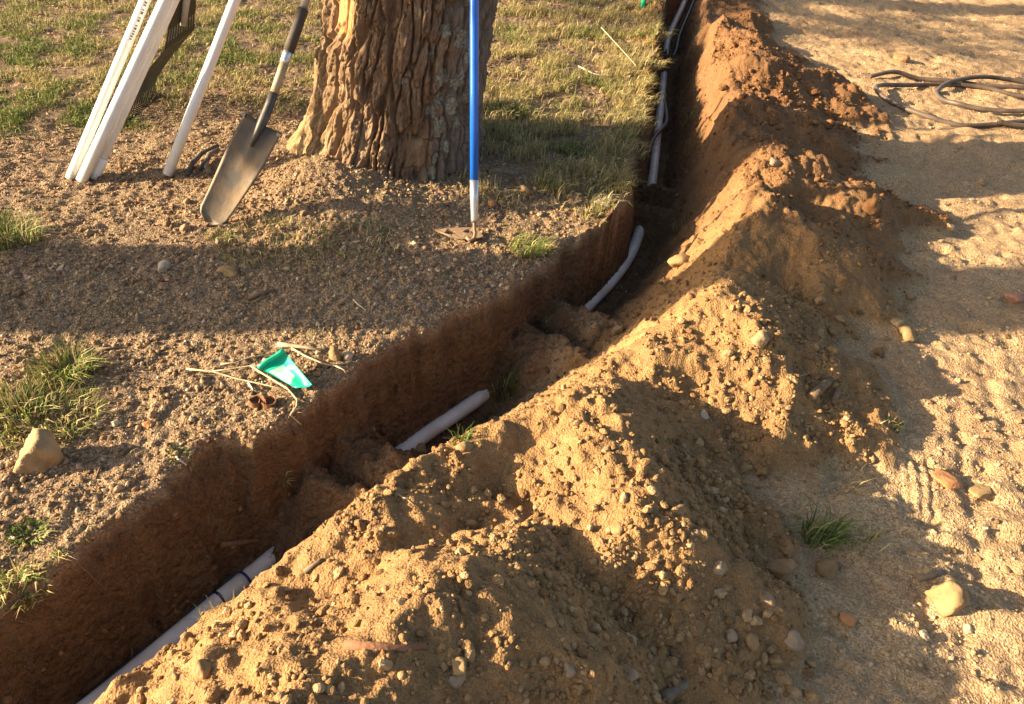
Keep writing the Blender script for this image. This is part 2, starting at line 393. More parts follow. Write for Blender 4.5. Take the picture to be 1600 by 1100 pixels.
# ------------------------------------------------------------------ pipes and cables in the trench
def trench_path(t0, t1, s_off, z, step=.06, wob=.0, seed=1):
    out = []
    for t in np.arange(t0, t1 + 1e-6, step):
        i = min(max(np.searchsorted(CUM, t) - 1, 0), len(SEG) - 1); d = (TRS[i + 1] - TRS[i]) / SEG[i]
        p = TRS[i] + d * (t - CUM[i]); so = s_off(t) if callable(s_off) else s_off
        zz = z(t) if callable(z) else z
        out.append((p[0] + d[1] * so + wob * math.sin(3.1 * t + seed), p[1] - d[0] * so, zz))
    q = np.array(out)
    for _ in range(6 if len(q) > 12 else 0): q[1:-1] = .25 * q[:-2] + .5 * q[1:-1] + .25 * q[2:]
    return [tuple(v) for v in q]
M_PVC = simple('white_pvc', (.78, .78, .76), .35, .10, 9, .0004, spec=.5)
M_PVCD = simple('dusty_white_pvc', (.72, .71, .67), .42, .16, 9, .0006, c2=(.56, .51, .44), spec=.45)
M_PRIMER = simple('blue_primer', (.02, .03, .13), .5, .3, 60)
M_BLACKSTRAND = simple('black_strand', (.035, .028, .026), .45, .3, 20, c2=(.07, .05, .04))
def tt(px, py, z=-.4): return tpos(*P(px, py, z)[:2])[0]
t_end = CUM[-1]
cond = thing('conduit', 'long white plastic conduit lying in the trench with two blue glue rings, partly buried', 'pipe', (TRS[4][0], TRS[4][1], -.4))
def local(o, path): return [Vector(p) - o.location for p in path]
tube('pipe', local(cond, trench_path(.05, t_end - .3, 0, -.396, .05)), .028, M_PVCD, cond, 20)
tc0, tc1 = tt(343, 936), tt(377, 903)
tube('bell_socket', local(cond, trench_path(tc0, tc1, 0, -.396, (tc1 - tc0) / 4)), .0292, M_PVCD, cond, 20)
for t_ in (tc0 - .006, tc1 - .002): tube('glue_ring', local(cond, trench_path(t_, t_ + .008, 0, -.396, .004)), .0297, M_PRIMER, cond, 20)
dark_strand = tag(tube('cable', trench_path(.05, tt(985, 395), lambda t: -.052 + .012 * math.sin(2.3 * t), -.418, .05), .011, M_BLACKSTRAND, None, 10), 'thin dark strand running along the left side of the white conduit in the near trench', 'cable')  # black strand following the dark line beside the pipe
ta, tb = tt(1015, 300), tt(1033, 150)
cab2 = tag(tube('cable', trench_path(ta - .12, t_end - .4, lambda t: -.058 + .11 * float(sstep(ta + .45, ta + 1.0, t)) - .05 * float(sstep(tb - .5, tb + .1, t)) + .09 * float(sstep(tb + .5, tb + 1.2, t)), lambda t: -.415 + .075 * math.exp(-((t - ta - .72) / .28)**2) + .03, .06), .014, simple('grey_cable', (.16, .15, .15), .4, .3, 14), None, 10),
    'thin grey cable crossing over the white conduit in the far straight trench', 'cable')

# ------------------------------------------------------------------ loose stones, crumbs and gravel
def rock_mesh(name, seed, mat, sub=3, flat=.75, cuts=11, rough=.10, stretch=1.25, smooth=True):
    r_ = np.random.default_rng(seed); bm = bmesh.new(); bmesh.ops.create_icosphere(bm, subdivisions=sub, radius=1)
    N = r_.normal(size=(cuts, 3)); N /= np.linalg.norm(N, axis=1)[:, None]; D = r_.uniform(.5, .85, cuts)
    V = np.array([v.co for v in bm.verts]); V /= np.linalg.norm(V, axis=1)[:, None]
    dots = np.maximum(V @ N.T, 1e-3); rr = np.minimum(1.0, (D / dots).min(1))
    rr = rr * (1 + rough * fbm(V[:, 0] * 1 + V[:, 2] * .7, V[:, 1] + V[:, 2] * .4, .7, 3, seed) + .035 * fbm(V[:, 0] + V[:, 2] * .5, V[:, 1] - V[:, 2] * .6, .22, 2, seed + 3))
    V = V * rr[:, None] * np.array([stretch, 1, flat])
    for v, c in zip(bm.verts, V): v.co = c
    me = bpy.data.meshes.new(name); bm.to_mesh(me); bm.free(); me.materials.append(mat)
    me.polygons.foreach_set('use_smooth', np.full(len(me.polygons), smooth)); return me
def scatter(name, pts, scl, mats_idx, mat, rot=None, flat=.8, rough=.6):
    """uncountable small grains: one object, a cloud of points that carries grains of seven shapes"""
    me = bpy.data.meshes.new(name); n = len(pts); me.vertices.add(n); me.vertices.foreach_set('co', np.asarray(pts, np.float32).ravel())
    a = me.attributes.new('rot', 'FLOAT_VECTOR', 'POINT'); rot = rng.uniform(0, 6.28, (n, 3)) * np.array([.15, .15, 1]) if rot is None else rot
    a.data.foreach_set('vector', rot.astype(np.float32).ravel())
    a = me.attributes.new('scl', 'FLOAT', 'POINT'); a.data.foreach_set('value', np.asarray(scl, np.float32))
    a = me.attributes.new('idx', 'INT', 'POINT'); a.data.foreach_set('value', rng.integers(0, 7, n).astype(np.int32))
    me.materials.append(mat)
    g = bpy.data.node_groups.new(name + '_scatter', 'GeometryNodeTree')
    g.interface.new_socket('Geometry', in_out='INPUT', socket_type='NodeSocketGeometry'); g.interface.new_socket('Geometry', in_out='OUTPUT', socket_type='NodeSocketGeometry')
    N, L = g.nodes, g.links; gi = N.new('NodeGroupInput'); go = N.new('NodeGroupOutput'); jn = N.new('GeometryNodeJoinGeometry')
    for q in range(7):
        ico = N.new('GeometryNodeMeshIcoSphere'); ico.inputs['Radius'].default_value = 1; ico.inputs['Subdivisions'].default_value = 2
        sp = N.new('GeometryNodeSetPosition'); nz = N.new('ShaderNodeTexNoise'); nz.noise_dimensions = '4D'; nz.inputs['W'].default_value = 3.7 * q + 1
        nz.inputs['Scale'].default_value = .9; nz.inputs['Detail'].default_value = 1.5
        vm = N.new('ShaderNodeVectorMath'); vm.operation = 'MULTIPLY_ADD'; vm.inputs[1].default_value = (2.6 * rough,) * 3; vm.inputs[2].default_value = (-1.3 * rough,) * 3
        L.new(nz.outputs['Color'], vm.inputs[0]); L.new(ico.outputs[0], sp.inputs[0]); L.new(vm.outputs[0], sp.inputs['Offset'])
        tf = N.new('GeometryNodeTransform'); tf.inputs['Scale'].default_value = (1.1 + .12 * (q % 3), .85 + .1 * (q % 2), flat)
        L.new(sp.outputs[0], tf.inputs[0]); ss = N.new('GeometryNodeSetShadeSmooth'); ss.inputs['Shade Smooth'].default_value = q > 5; L.new(tf.outputs[0], ss.inputs[0])
        sm = N.new('GeometryNodeSetMaterial'); sm.inputs['Material'].default_value = mat; L.new(ss.outputs[0], sm.inputs[0])
        gti = N.new('GeometryNodeGeometryToInstance'); L.new(sm.outputs[0], gti.inputs[0]); L.new(gti.outputs[0], jn.inputs[0])
    def na(nm, ty):
        x = N.new('GeometryNodeInputNamedAttribute'); x.data_type = ty; x.inputs['Name'].default_value = nm; return x.outputs[0]
    ip = N.new('GeometryNodeInstanceOnPoints'); ip.inputs['Pick Instance'].default_value = True
    L.new(gi.outputs[0], ip.inputs['Points']); L.new(jn.outputs[0], ip.inputs['Instance']); L.new(na('idx', 'INT'), ip.inputs['Instance Index'])
    er = N.new('FunctionNodeEulerToRotation'); L.new(na('rot', 'FLOAT_VECTOR'), er.inputs[0]); L.new(er.outputs[0], ip.inputs['Rotation']); L.new(na('scl', 'FLOAT'), ip.inputs['Scale'])
    L.new(ip.outputs[0], go.inputs[0])
    o = link(name, me); md = o.modifiers.new('scatter', 'NODES'); md.node_group = g; return tag(o, kind='stuff')
def sample(n, x0, x1, y0, y1, prob):
    """n random ground points, thinned by prob(x, y) and to the wedge of ground that the picture can show"""
    x = rng.uniform(x0, x1, n); y = y0 + (y1 - y0) * rng.uniform(0, 1, n)**1.35
    ok = (np.abs(x) < .72 * y + .85) & (rng.uniform(0, 1, n) < prob(x, y)); return x[ok], y[ok]
def mask(nm): return lambda x, y: near_mask(MK[nm], x, y)
LEFT = MK['left'] * (1 - LW) * np.clip(1 - 3 * MK['pile'], 0, 1); PILE = MK['pile'] * (1 - MK['trench']); DRV = MK['drive'] * (1 - MK['pile'])
def power(n, lo, hi, a): u = rng.uniform(0, 1, n); return (lo**(1 - a) + u * (hi**(1 - a) - lo**(1 - a)))**(1 / (1 - a))
nz_ = lambda x, y, s, sd: .5 + .6 * fbm(x, y, s, 2, sd)
x, y = sample(165000, -4.2, 1.2, .3, 5.6, lambda x, y: near_mask(LEFT, x, y) * np.clip(nz_(x, y, .3, 101) + .25, .15, 1))
sc = power(len(x), .0020, .0095, 3.0); scatter('gravel', np.stack([x, y, gz(x, y) + sc * .25], 1), sc, None, M_PEB)
x, y = sample(185000, -1.6, 2.6, .05, 8.5, lambda x, y: near_mask(PILE, x, y) * np.clip(1.5 * nz_(x, y, .22, 105) - .45, .04, 1))
sc = power(len(x), .0025, .013, 3.1); nearp = y < 2.7 + .3 * fbm(x, y, .4, 2, 7)
scatter('soil_crumbs', np.stack([x, y, gz(x, y) + sc * .3], 1)[nearp], sc[nearp], None, M_CLOD); scatter('red_soil_crumbs', np.stack([x, y, gz(x, y) + sc * .3], 1)[~nearp], sc[~nearp], None, M_CLODRED)
x, y = sample(6500, -.2, 1.1, .1, 2.2, lambda x, y: near_mask(PILE, x, y) * sstep(.55, .85, near_mask(MK['s'], x, y)) * np.clip(1.2 * nz_(x, y, .25, 121), .1, 1))
sc = power(len(x), .004, .014, 2.9); scatter('coarse_crumbs', np.stack([x, y, gz(x, y) + sc * .3], 1), sc, None, M_CLOD)
x, y = sample(140000, .2, 5.0, .3, 8.0, lambda x, y: near_mask(DRV, x, y) * np.clip(nz_(x, y, .4, 107) - .1, .06, 1))
sc = power(len(x), .0016, .007, 3.4); scatter('drive_grit', np.stack([x, y, gz(x, y) + sc * .2], 1), sc, None, M_GRIT)
x, y = sample(60000, -1.8, 1.9, .4, 8.5, lambda x, y: near_mask(MK['trench'], x, y) * .5)
sc = power(len(x), .0025, .012, 2.8); scatter('trench_crumbs', np.stack([x, y, gz(x, y) + sc * .2], 1), sc, None, stone_material('damp_crumb', [(0, (.10, .052, .025)), (.5, (.17, .095, .045)), (1, (.25, .16, .09))], bumpd=.001))

def put_rock(name, px, py, size, me, label, cat, group=None, rz=None, sink=.35, tilt=.25, up=1.0):
    p = G(px, py); o = link(name, me); s = size
    o.scale = (s, s, s * up); o.rotation_euler = (random.uniform(-tilt, tilt), random.uniform(-tilt, tilt), random.uniform(0, 6.28) if rz is None else rz)
    o.location = (p.x, p.y, p.z + s * up * .75 * (1 - 2 * sink) * .9)
    return tag(o, label, cat, group)
def stone_mat(nm, c, c2=None): return simple(nm, c, .9, .3, 22, .004, c2=c2, obj=False, spec=.2)
MS_TAN = stone_mat('tan_stone', (.33, .22, .105), (.23, .15, .07)); MS_PALE = stone_mat('pale_stone', (.37, .26, .135), (.26, .175, .09)); MS_WHITE = stone_mat('chalky_stone', (.46, .38, .27), (.28, .21, .14))
MS_ORANGE = stone_mat('orange_stone', (.50, .23, .09), (.36, .17, .08)); MS_BROWN = stone_mat('brown_stone', (.30, .19, .09), (.21, .13, .065)); MS_GREY = stone_mat('grey_stone', (.33, .24, .155), (.23, .16, .10)); MS_PINK = stone_mat('pink_stone', (.45, .22, .15))
def dist(px, py): p = G(px, py); return (p - Vector((0, 0, CAM_H))).length
UNIQUE = [  # pixel, width in pixels, material, flatness, height factor, sub, label
    (62, 722, 72, MS_PALE, .95, 1.25, 4, 'large square tan rock sitting on the gravel bank with grass behind it'),
    (1475, 938, 56, MS_TAN, 1.0, 1.05, 4, 'pale rounded rock standing alone on the sunlit dirt drive beside a dark bark chip'),
    (1216, 893, 54, MS_BROWN, .85, .95, 4, 'squarish brown rock with a sunlit top edge just below the green grass tuft'),
    (1290, 893, 40, MS_BROWN, .85, 1.0, 3, 'rounded brown rock with a sunlit rim beside the squarish brown rock'),
    (1476, 752, 48, MS_ORANGE, .32, .8, 3, 'flat orange stone lying on the sunlit drive'),
    (1530, 768, 40, MS_TAN, .35, .8, 3, 'flat tan stone just behind the flat orange stone on the drive'),
    (523, 562, 22, MS_TAN, 1.0, 1.9, 3, 'upright pointed tan stone beside the bleached twigs at the trench lip'),
    (258, 420, 24, MS_WHITE, .8, 1.1, 3, 'white chalky stone on the gravel at the edge of the broad shadow'),
    (966, 522, 22, MS_TAN, 1.0, 1.7, 3, 'upright brown stone standing on the shoulder of the middle soil heap'),
    (1005, 527, 19, MS_TAN, .9, 1.1, 3, 'small blocky stone right of the upright stone on the middle heap'),
    (1185, 533, 32, MS_PALE, .8, 1.0, 3, 'round tan stone set in the sunlit face of the middle heap'),
    (1417, 527, 32, MS_TAN, .75, 1.0, 3, 'oval tan stone at the heap foot with its shadow on the drive'),
    (1404, 508, 24, MS_PALE, .7, 1.0, 3, 'pale stone perched just above the oval tan stone at the heap foot'),
    (945, 318, 46, MS_WHITE, .5, .9, 4, 'crusty white rock at the trench lip right of the tree'),
    (768, 322, 16, MS_ORANGE, .9, 1.2, 3, 'small orange stone behind the hoe socket'),
    (785, 318, 14, MS_PALE, .9, 1.2, 3, 'small pale stone next to the orange stone behind the hoe'),
    (718, 1045, 34, MS_TAN, .9, 1.0, 3, 'tan stone with a sunlit top on the shaded bottom slope of the near heap'),
    (714, 1066, 30, MS_GREY, .8, .9, 3, 'grey stone just below the sunlit tan stone on the near heap'),
    (965, 829, 26, MS_TAN, .75, 1.0, 3, 'round tan stone on the sunlit ridge end of the near heap'),
    (975, 780, 18, MS_PALE, 1.0, 1.4, 3, 'small upright pale stone on the ridge above the round tan stone'),
    (1125, 890, 28, MS_GREY, .8, 1.0, 3, 'rounded grey stone in the middle of the shaded heap slope'),
    (1237, 1002, 36, MS_GREY, .8, 1.0, 3, 'smooth oval grey stone at the foot of the shaded heap slope'),
    (1174, 1006, 28, MS_BROWN, 1.0, 1.2, 3, 'tall blocky brown stone left of the smooth oval grey stone'),
    (1140, 996, 26, MS_GREY, .8, 1.0, 3, 'round grey stone left of the tall blocky brown stone'),
    (1200, 937, 28, MS_GREY, .8, 1.0, 3, 'grey stone below the squarish brown rock'),
    (890, 1048, 26, MS_GREY, .85, 1.0, 3, 'pale grey cube shaped stone low on the shaded near heap'),
    (985, 1058, 26, MS_GREY, .7, 1.0, 3, 'flat grey stone near the bottom of the shaded heap slope'),
    (318, 1048, 32, MS_TAN, .9, 1.0, 3, 'sunlit tan stone on the heap edge above the white conduit'),
    (1324, 968, 26, MS_ORANGE, .6, .9, 3, 'small reddish stone in the shade between heap and drive'),
    (1393, 655, 28, MS_ORANGE, .6, .9, 3, 'orange stone on the drive where the heap shadow ends'),
    (1583, 468, 24, MS_PINK, .8, 1.0, 3, 'pinkish stone on the far sunlit part of the drive'),
    (360, 425, 40, MS_TAN, .5, .8, 3, 'broad tan clod lit on the edge of the broad shadow below the shovel'),
    (232, 668, 20, MS_ORANGE, .7, 1.0, 3, 'small orange stone in the gravel between the big rock and the twigs'),
    (545, 560, 20, MS_WHITE, .9, 1.1, 3, 'small whitish stone right of the upright pointed stone'),
    (1437, 180, 30, MS_TAN, .45, .8, 3, 'flat tan stone touching the coiled pipe'),
    (1405, 95, 26, MS_BROWN, .7, 1.0, 3, 'dark brown lump on the drive behind the coiled pipe'),
    (1360, 325, 34, M_CLODRED, .8, 1.0, 3, 'reddish crumbly clod at the foot of the far heap'),
    (1060, 412, 40, MS_TAN, .7, 1.0, 3, 'sunlit clod at the trench shoulder above the curved conduit'),
    (1210, 255, 26, MS_GREY, .6, .9, 3, 'pale grey stone in the shaded far heap'),
    (725, 700, 30, MS_TAN, .8, 1.0, 3, 'tan clod at the end of the buried conduit on the near heap'),
    (655, 705, 34, MS_TAN, .9, 1.0, 3, 'blocky tan clod above the trench where the conduit is buried'),
    (1100, 650, 20, MS_WHITE, .8, 1.0, 3, 'small white stone on the shaded crest slope of the near heap'),
]
for i, (px, py, w, mt, fl_, up, sub, lab) in enumerate(UNIQUE):
    me = rock_mesh('stone', 340 + i, mt, sub, fl_, 10, .13, 1.02)
    put_rock('clod' if 'clod' in lab or 'lump' in lab else 'stone', px, py, w * dist(px, py) / FPX / 2.1, me, lab, 'clod' if 'clod' in lab or 'lump' in lab else 'stone', None, i * 1.3 + (i == 1) * .4, .36, .12, up)
PROTO = {k: [rock_mesh(nm, 500 + 17 * j + off, mt, 3, .8, 14, .20, 1.15, j % 3 == 0) for j in range(6)] for k, nm, mt, off in (('c', 'clod', M_CLOD, 0), ('r', 'clod', M_CLODRED, 200), ('p', 'stone', M_PEB, 400))}
def field(n, poly, lo, hi, key, label, cat, group, name):
    """single clods and stones, each an object, sprinkled over the ground inside an outline"""
    xs = [p[0] for p in poly]; ys = [p[1] for p in poly]; k = 0
    while k < n:
        px, py = random.uniform(min(xs), max(xs)), random.uniform(min(ys), max(ys)); inside = False
        for (ax, ay), (bx, by) in zip(poly, poly[1:] + poly[:1]):
            if (ay > py) != (by > py) and px < (bx - ax) * (py - ay) / (by - ay) + ax: inside = not inside
        if not inside: continue
        if any(abs(px - u[0]) < u[2] * .6 and abs(py - u[1]) < u[2] * .6 for u in UNIQUE): continue
        w = lo * (hi / lo)**(random.random()**1.8)
        put_rock(name, px, py, w * dist(px, py) / FPX / 2.1, random.choice(PROTO[key]), label, cat, group, None, .3, .5, random.uniform(.8, 1.1)); k += 1
field(190, [(760, 1095), (1010, 900), (1060, 700), (1180, 660), (1250, 800), (1250, 1000), (1300, 1090)], 10, 28, 'c', 'brown earth clod on the shaded driveward slope of the near soil heap', 'clod', 'clods on the shaded slope of the near heap', 'clod')
field(60, [(250, 1090), (330, 980), (480, 850), (560, 880), (660, 960), (780, 960), (820, 1010), (620, 1060), (520, 1095)], 9, 22, 'c', 'sunlit brown clod on the trench side of the near soil heap', 'clod', 'clods on the sunlit side of the near heap', 'clod')
field(45, [(1140, 470), (1290, 440), (1390, 520), (1370, 610), (1260, 640), (1180, 600)], 9, 22, 'c', 'earth clod strewn down the driveward side of the middle soil heap', 'clod', 'clods on the middle heap', 'clod')
field(22, [(1110, 60), (1240, 100), (1310, 190), (1340, 260), (1250, 230), (1130, 150)], 9, 18, 'r', 'reddish clod on the far soil heap', 'clod', 'clods on the far heap', 'clod')
field(70, [(0, 330), (300, 300), (480, 260), (740, 330), (830, 400), (560, 540), (280, 720), (0, 860)], 9, 18, 'p', 'small stone lying loose in the gravel on the lawn side of the trench', 'stone', 'loose stones in the gravel', 'stone')
field(26, [(1400, 330), (1590, 260), (1595, 1090), (1420, 1090), (1420, 600)], 9, 19, 'p', 'small stone lying loose on the sunlit dirt drive', 'stone', 'loose stones on the drive', 'stone')

# ------------------------------------------------------------------ grass
def blades(roots, h, w, lean, az, tint):
    n = len(roots); d = np.stack([np.cos(az), np.sin(az), 0 * az], 1); sd = np.stack([-np.sin(az + .6), np.cos(az + .6), 0 * az], 1); up = np.array([0, 0, 1.])
    L = lean[:, None]; H = h[:, None]; Wd = w[:, None]
    c1 = roots + H * (.5 * up + .22 * L * d); c2 = roots + H * ((.92 - .35 * L) * up + .85 * L * d)
    V = np.stack([roots - sd * Wd, roots + sd * Wd, c1 - sd * Wd * .8, c1 + sd * Wd * .8, c2], 1).reshape(-1, 3)
    F = (np.array([[0, 1, 3], [0, 3, 2], [2, 3, 4]])[None] + 5 * np.arange(n)[:, None, None]).reshape(-1, 3)
    return V, F, np.repeat(tint, 5, 0)
def tinted(name, V, F, T, mat):
    me = mesh_np(name, V, F, mat); a = me.attributes.new('tint', 'FLOAT_COLOR', 'POINT')
    a.data.foreach_set('color', np.concatenate([T, np.ones((len(T), 1))], 1).astype(np.float32).ravel()); return me
GREEN = np.array([(.12, .17, .03), (.17, .22, .045), (.085, .125, .025)]); STRAW = np.array([(.46, .38, .16), (.38, .31, .12), (.56, .47, .23), (.30, .22, .095)])
def grass_tint(n, green):
    g = GREEN[rng.integers(0, 3, n)] * rng.uniform(.7, 1.35, (n, 1)); s_ = STRAW[rng.integers(0, 4, n)] * rng.uniform(.7, 1.2, (n, 1))
    return np.where((rng.uniform(0, 1, n) < green)[:, None], g, s_)
x, y = sample(480000, -4.6, 1.4, 2.9, 8.2, lambda x, y: near_mask(LW, x, y) * np.clip(fbm(x, y, .22, 3, 111) * 1.3 + .34 + .12 * (x < -1), .02, 1))
gn = np.clip(.25 + .75 * fbm(x, y, .55, 3, 113) + .25 * sstep(-1.6, -2.4, x) * sstep(6.2, 4.5, y) - .32 * (x > -.6), .03, .9); n = len(x)
V, F, T = blades(np.stack([x, y, gz(x, y) - .004], 1), rng.uniform(.02, .06, n) * (1 + 1.0 * (x > -.6) * rng.uniform(0, 1, n)), rng.uniform(.0013, .0026, n), rng.uniform(.2, 1.25, n), rng.uniform(0, 6.28, n), grass_tint(n, gn))
tag(link('lawn_grass', tinted('lawn_grass', V, F, T, M_GRASS)), kind='stuff')
# thin dead stalks and sparse weeds in the gravel and at the trench lip
x, y = sample(26000, -3., 1.0, .8, 4.6, lambda x, y: near_mask(LEFT, x, y) * np.clip(fbm(x, y, .3, 3, 117) * 1.1 - .12, .02, 1)); n = len(x)
V, F, T = blades(np.stack([x, y, gz(x, y) - .003], 1), rng.uniform(.012, .04, n), rng.uniform(.0007, .0015, n), rng.uniform(.6, 1.5, n), rng.uniform(0, 6.28, n), grass_tint(n, np.full(n, .3)))
tag(link('dry_stalks', tinted('dry_stalks', V, F, T, M_GRASS)), kind='stuff')
# fallen leaves and bark flakes on the lawn, round the tree and on the drive
def flakes(name, x, y, lo, hi, cols):
    n = len(x); a = rng.uniform(0, 6.28, n); s_ = rng.uniform(lo, hi, n); c = np.stack([x, y, gz(x, y) + s_ * .3], 1)
    u = np.stack([np.cos(a), np.sin(a), rng.uniform(-.5, .5, n)], 1) * s_[:, None]; v = np.stack([-np.sin(a), np.cos(a), rng.uniform(-.5, .5, n)], 1) * (s_ * rng.uniform(.3, .6, n))[:, None]
    k_ = np.array([0, 0, .25]) * s_[:, None]
    V = np.stack([c - u + k_, c - v, c + u + k_, c + v], 1).reshape(-1, 3); F = np.array([[0, 1, 2], [0, 2, 3]])[None] + 4 * np.arange(n)[:, None, None]
    T = np.repeat(cols[rng.integers(0, len(cols), n)] * rng.uniform(.7, 1.2, (n, 1)), 4, 0)
    tag(link(name, tinted(name, V, F.reshape(-1, 3), T, M_LITTER)), kind='stuff')
x, y = sample(60000, -4.6, 1.2, 2.2, 8.2, lambda x, y: np.clip(near_mask(MK['left'], x, y) * (.25 + .5 * near_mask(LW, x, y)) * np.clip(fbm(x, y, .5, 2, 119) + .5, .1, 1), 0, 1))
flakes('leaf_litter', x, y, .006, .018, np.array([(.33, .17, .11), (.40, .24, .16), (.24, .13, .08), (.45, .33, .22), (.16, .09, .05)]))
x, y = sample(9000, 0.6, 5.2, .8, 8.6, lambda x, y: near_mask(DRV, x, y) * (.1 + .5 * sstep(4., 6.2, y)))
flakes('drive_chaff', x, y, .004, .013, np.array([(.35, .24, .13), (.22, .14, .08), (.45, .34, .2)]))

def tuft(px, py, n, h, spread, green, label, cat='grass tuft', name='grass_tuft', lean=(.2, 1.2), w=(.0012, .0024), bias=None):
    p = G(px, py); a = rng.uniform(0, 6.28, n); r_ = spread * np.sqrt(rng.uniform(0, 1, n)); rx, ry = r_ * np.cos(a), r_ * np.sin(a) * .8
    az = np.arctan2(ry, rx) + rng.normal(0, .7, n)
    if bias is not None: az = np.where(rng.uniform(0, 1, n) < .5, bias + rng.normal(0, .6, n), az)
    rz = np.clip(gz(p.x + rx, p.y + ry) - p.z, -.03, .05)
    V, F, T = blades(np.stack([rx, ry, rz - .004], 1), rng.uniform(.25, 1, n) * h * .9, rng.uniform(*w, n), rng.uniform(*lean, n), az, grass_tint(n, np.full(n, green * .82)))
    return tag(link(name, tinted(name, V, F, T, M_GRASS), None, p), label, cat, 'grass tufts and weeds')
tuft(1278, 838, 120, .14, .05, .9, 'long bladed green grass tuft in the shade at the foot of the near heap', lean=(.3, 1.5), w=(.0014, .0028), bias=-.1)
tuft(1345, 850, 40, .10, .05, .5, 'thin straggling blades reaching from the heap foot into the sunlit drive')
tuft(788, 612, 150, .10, .045, .75, 'sunlit yellow green grass tuft on the crest edge of the near heap', lean=(.1, 1.1))
tuft(722, 690, 40, .07, .025, .8, 'few green blades beside the buried end of the conduit', lean=(.4, 1.3))
tuft(825, 392, 260, .12, .085, .75, 'bright green grass tuft at the trench lip right of the hoe', lean=(.4, 1.4), bias=0)
tuft(105, 585, 420, .13, .09, .75, 'dark green grass tuft on the gravel bank just below the broad shadow', lean=(.3, 1.3))
tuft(60, 650, 620, .10, .17, .55, 'wide patch of mixed green and straw grass behind the large square rock')
tuft(12, 640, 300, .10, .12, .6, 'grass clump cut by the picture edge beside the wide grass patch')
tuft(10, 375, 450, .15, .13, .8, 'tall green grass clump on the left edge of the gravel above the broad shadow', lean=(.2, 1.1))
tuft(430, 385, 420, .07, .22, .45, 'low thin patch of straw and green grass below the shovel blade')
tuft(560, 378, 260, .06, .16, .5, 'low thin grass patch between the shovel and the hoe')
tuft(345, 372, 120, .05, .06, .6, 'small grass patch at the tip of the shovel blade')
tuft(45, 838, 200, .035, .045, .9, 'small pale green leafy weed on the gravel near the trench lip', 'weed', 'weed', (.5, 1.4), (.002, .005))
tuft(280, 712, 90, .03, .035, .7, 'tiny grey green weed at the trench lip right of the large rock', 'weed', 'weed', (.4, 1.3), (.0012, .003))
tuft(28, 915, 180, .07, .06, .45, 'dry green and straw weed hanging over the near trench lip', 'weed', 'weed', (.6, 1.5), (.0012, .0028), -.9)
tuft(92, 870, 26, .06, .02, .5, 'sparse weed with a few narrow leaves at the trench lip below the leafy weed', 'weed', 'weed', (.6, 1.4), (.0012, .0022), -.6)
tuft(432, 878, 26, .05, .015, .8, 'tiny green sprig beside the white conduit at the heap edge', 'weed', 'weed', (.3, 1.2))
tuft(340, 955, 40, .05, .05, .15, 'pale rootlets sticking out of the heap over the blue glue rings', 'roots', 'rootlets', (.3, 1.5), (.0006, .0012), 2.6)
tuft(855, 512, 24, .06, .02, .8, 'small sprig of grass in the shaded trench below the curved conduit', lean=(.5, 1.3))
tuft(440, 748, 30, .06, .02, .5, 'limp grass blades on the slumped soil bridge in the trench', lean=(.8, 1.5))
tuft(1075, 190, 60, .10, .03, .8, 'small green weed at the heap edge of the far trench', 'weed', 'weed', (.2, 1.1))
tuft(1070, 350, 120, .08, .06, .2, 'dry straw weed on the heap beside the trench bend', 'weed', 'weed', (.3, 1.4), (.0007, .0014))
tuft(785, 175, 260, .09, .12, .8, 'blue green weed on the lawn right of the tree trunk', 'weed', 'weed', (.2, 1.1), (.003, .006))
tuft(1390, 665, 50, .06, .03, .6, 'few dry green blades at the shadow edge beside the orange stone')
tuft(1310, 760, 26, .13, .06, .1, 'thin dry grass stems on the shaded heap above the green tuft', lean=(.3, 1.3), w=(.0006, .001))
x0 = G(985, 110)
lipx, lipy = [], []
for q, (px, py) in enumerate([(960, 230), (985, 150), (1000, 95), (1010, 50), (935, 280), (975, 190)]):
    tuft(px, py, 260, .13, .17, .12, 'overhanging dry grass clump on the far trench lip, %s' % ['beside the tree shadow', 'opposite the bare conduit end', 'near the second conduit stretch', 'farthest of them', 'just behind the crusty white rock', 'in the middle of the row'][q], lean=(.5, 1.5), bias=-.3)

# ------------------------------------------------------------------ the tree
def bark_material():
    k = NT('rough_bark'); p = k.pos(obj=True); ps = k.n('ShaderNodeVectorMath', operation='MULTIPLY'); k.l(p, ps.inputs[0]); ps.inputs[1].default_value = (1, 1, .3); ps = ps.outputs[0]
    a = k.n('ShaderNodeAttribute', attribute_name='wood'); sp = k.n('ShaderNodeSeparateColor'); k.l(a.outputs['Color'], sp.inputs[0])
    c = k.ramp(k.noise(ps, 24, 5, .65), [(.25, (.085, .052, .032)), (.42, (.16, .10, .06)), (.55, (.23, .15, .09)), (.68, (.30, .215, .14)), (.82, (.27, .23, .185))])
    c = k.mix(k.ramp(k.noise(p, 45, 4, .6), [(.55, (0, 0, 0)), (.75, (.4, .4, .4))]), c, (.30, .15, .07))
    c = k.mix(sp.outputs[1], c, k.ramp(k.noise(p, 60, 4), [(.3, (.24, .155, .075)), (.7, (.37, .26, .13))]))           # dusty foot
    c = k.mix(sp.outputs[2], c, k.ramp(k.noise(ps, 60, 4), [(.3, (.12, .10, .08)), (.7, (.22, .19, .155))]))         # darker grey on the right side
    c = k.mix(sp.outputs[0], c, k.ramp(k.noise(ps, 40, 4), [(.3, (.40, .20, .08)), (.7, (.52, .30, .13))]))           # bare wood
    k.col(c); n = k.bump(k.noise(ps, 130, 5, .65), .006, .9); k.bump(k.noise(p, 320, 3), .002, .8, n); return k.m
M_BARK = bark_material()
M_BARK2 = simple('plain_bark', (.26, .17, .11), .95, .5, 12, .02)
M_LEAF = attr_material('tree_leaf', .3)
TREE = Vector((-.65, 3.535, -.02))
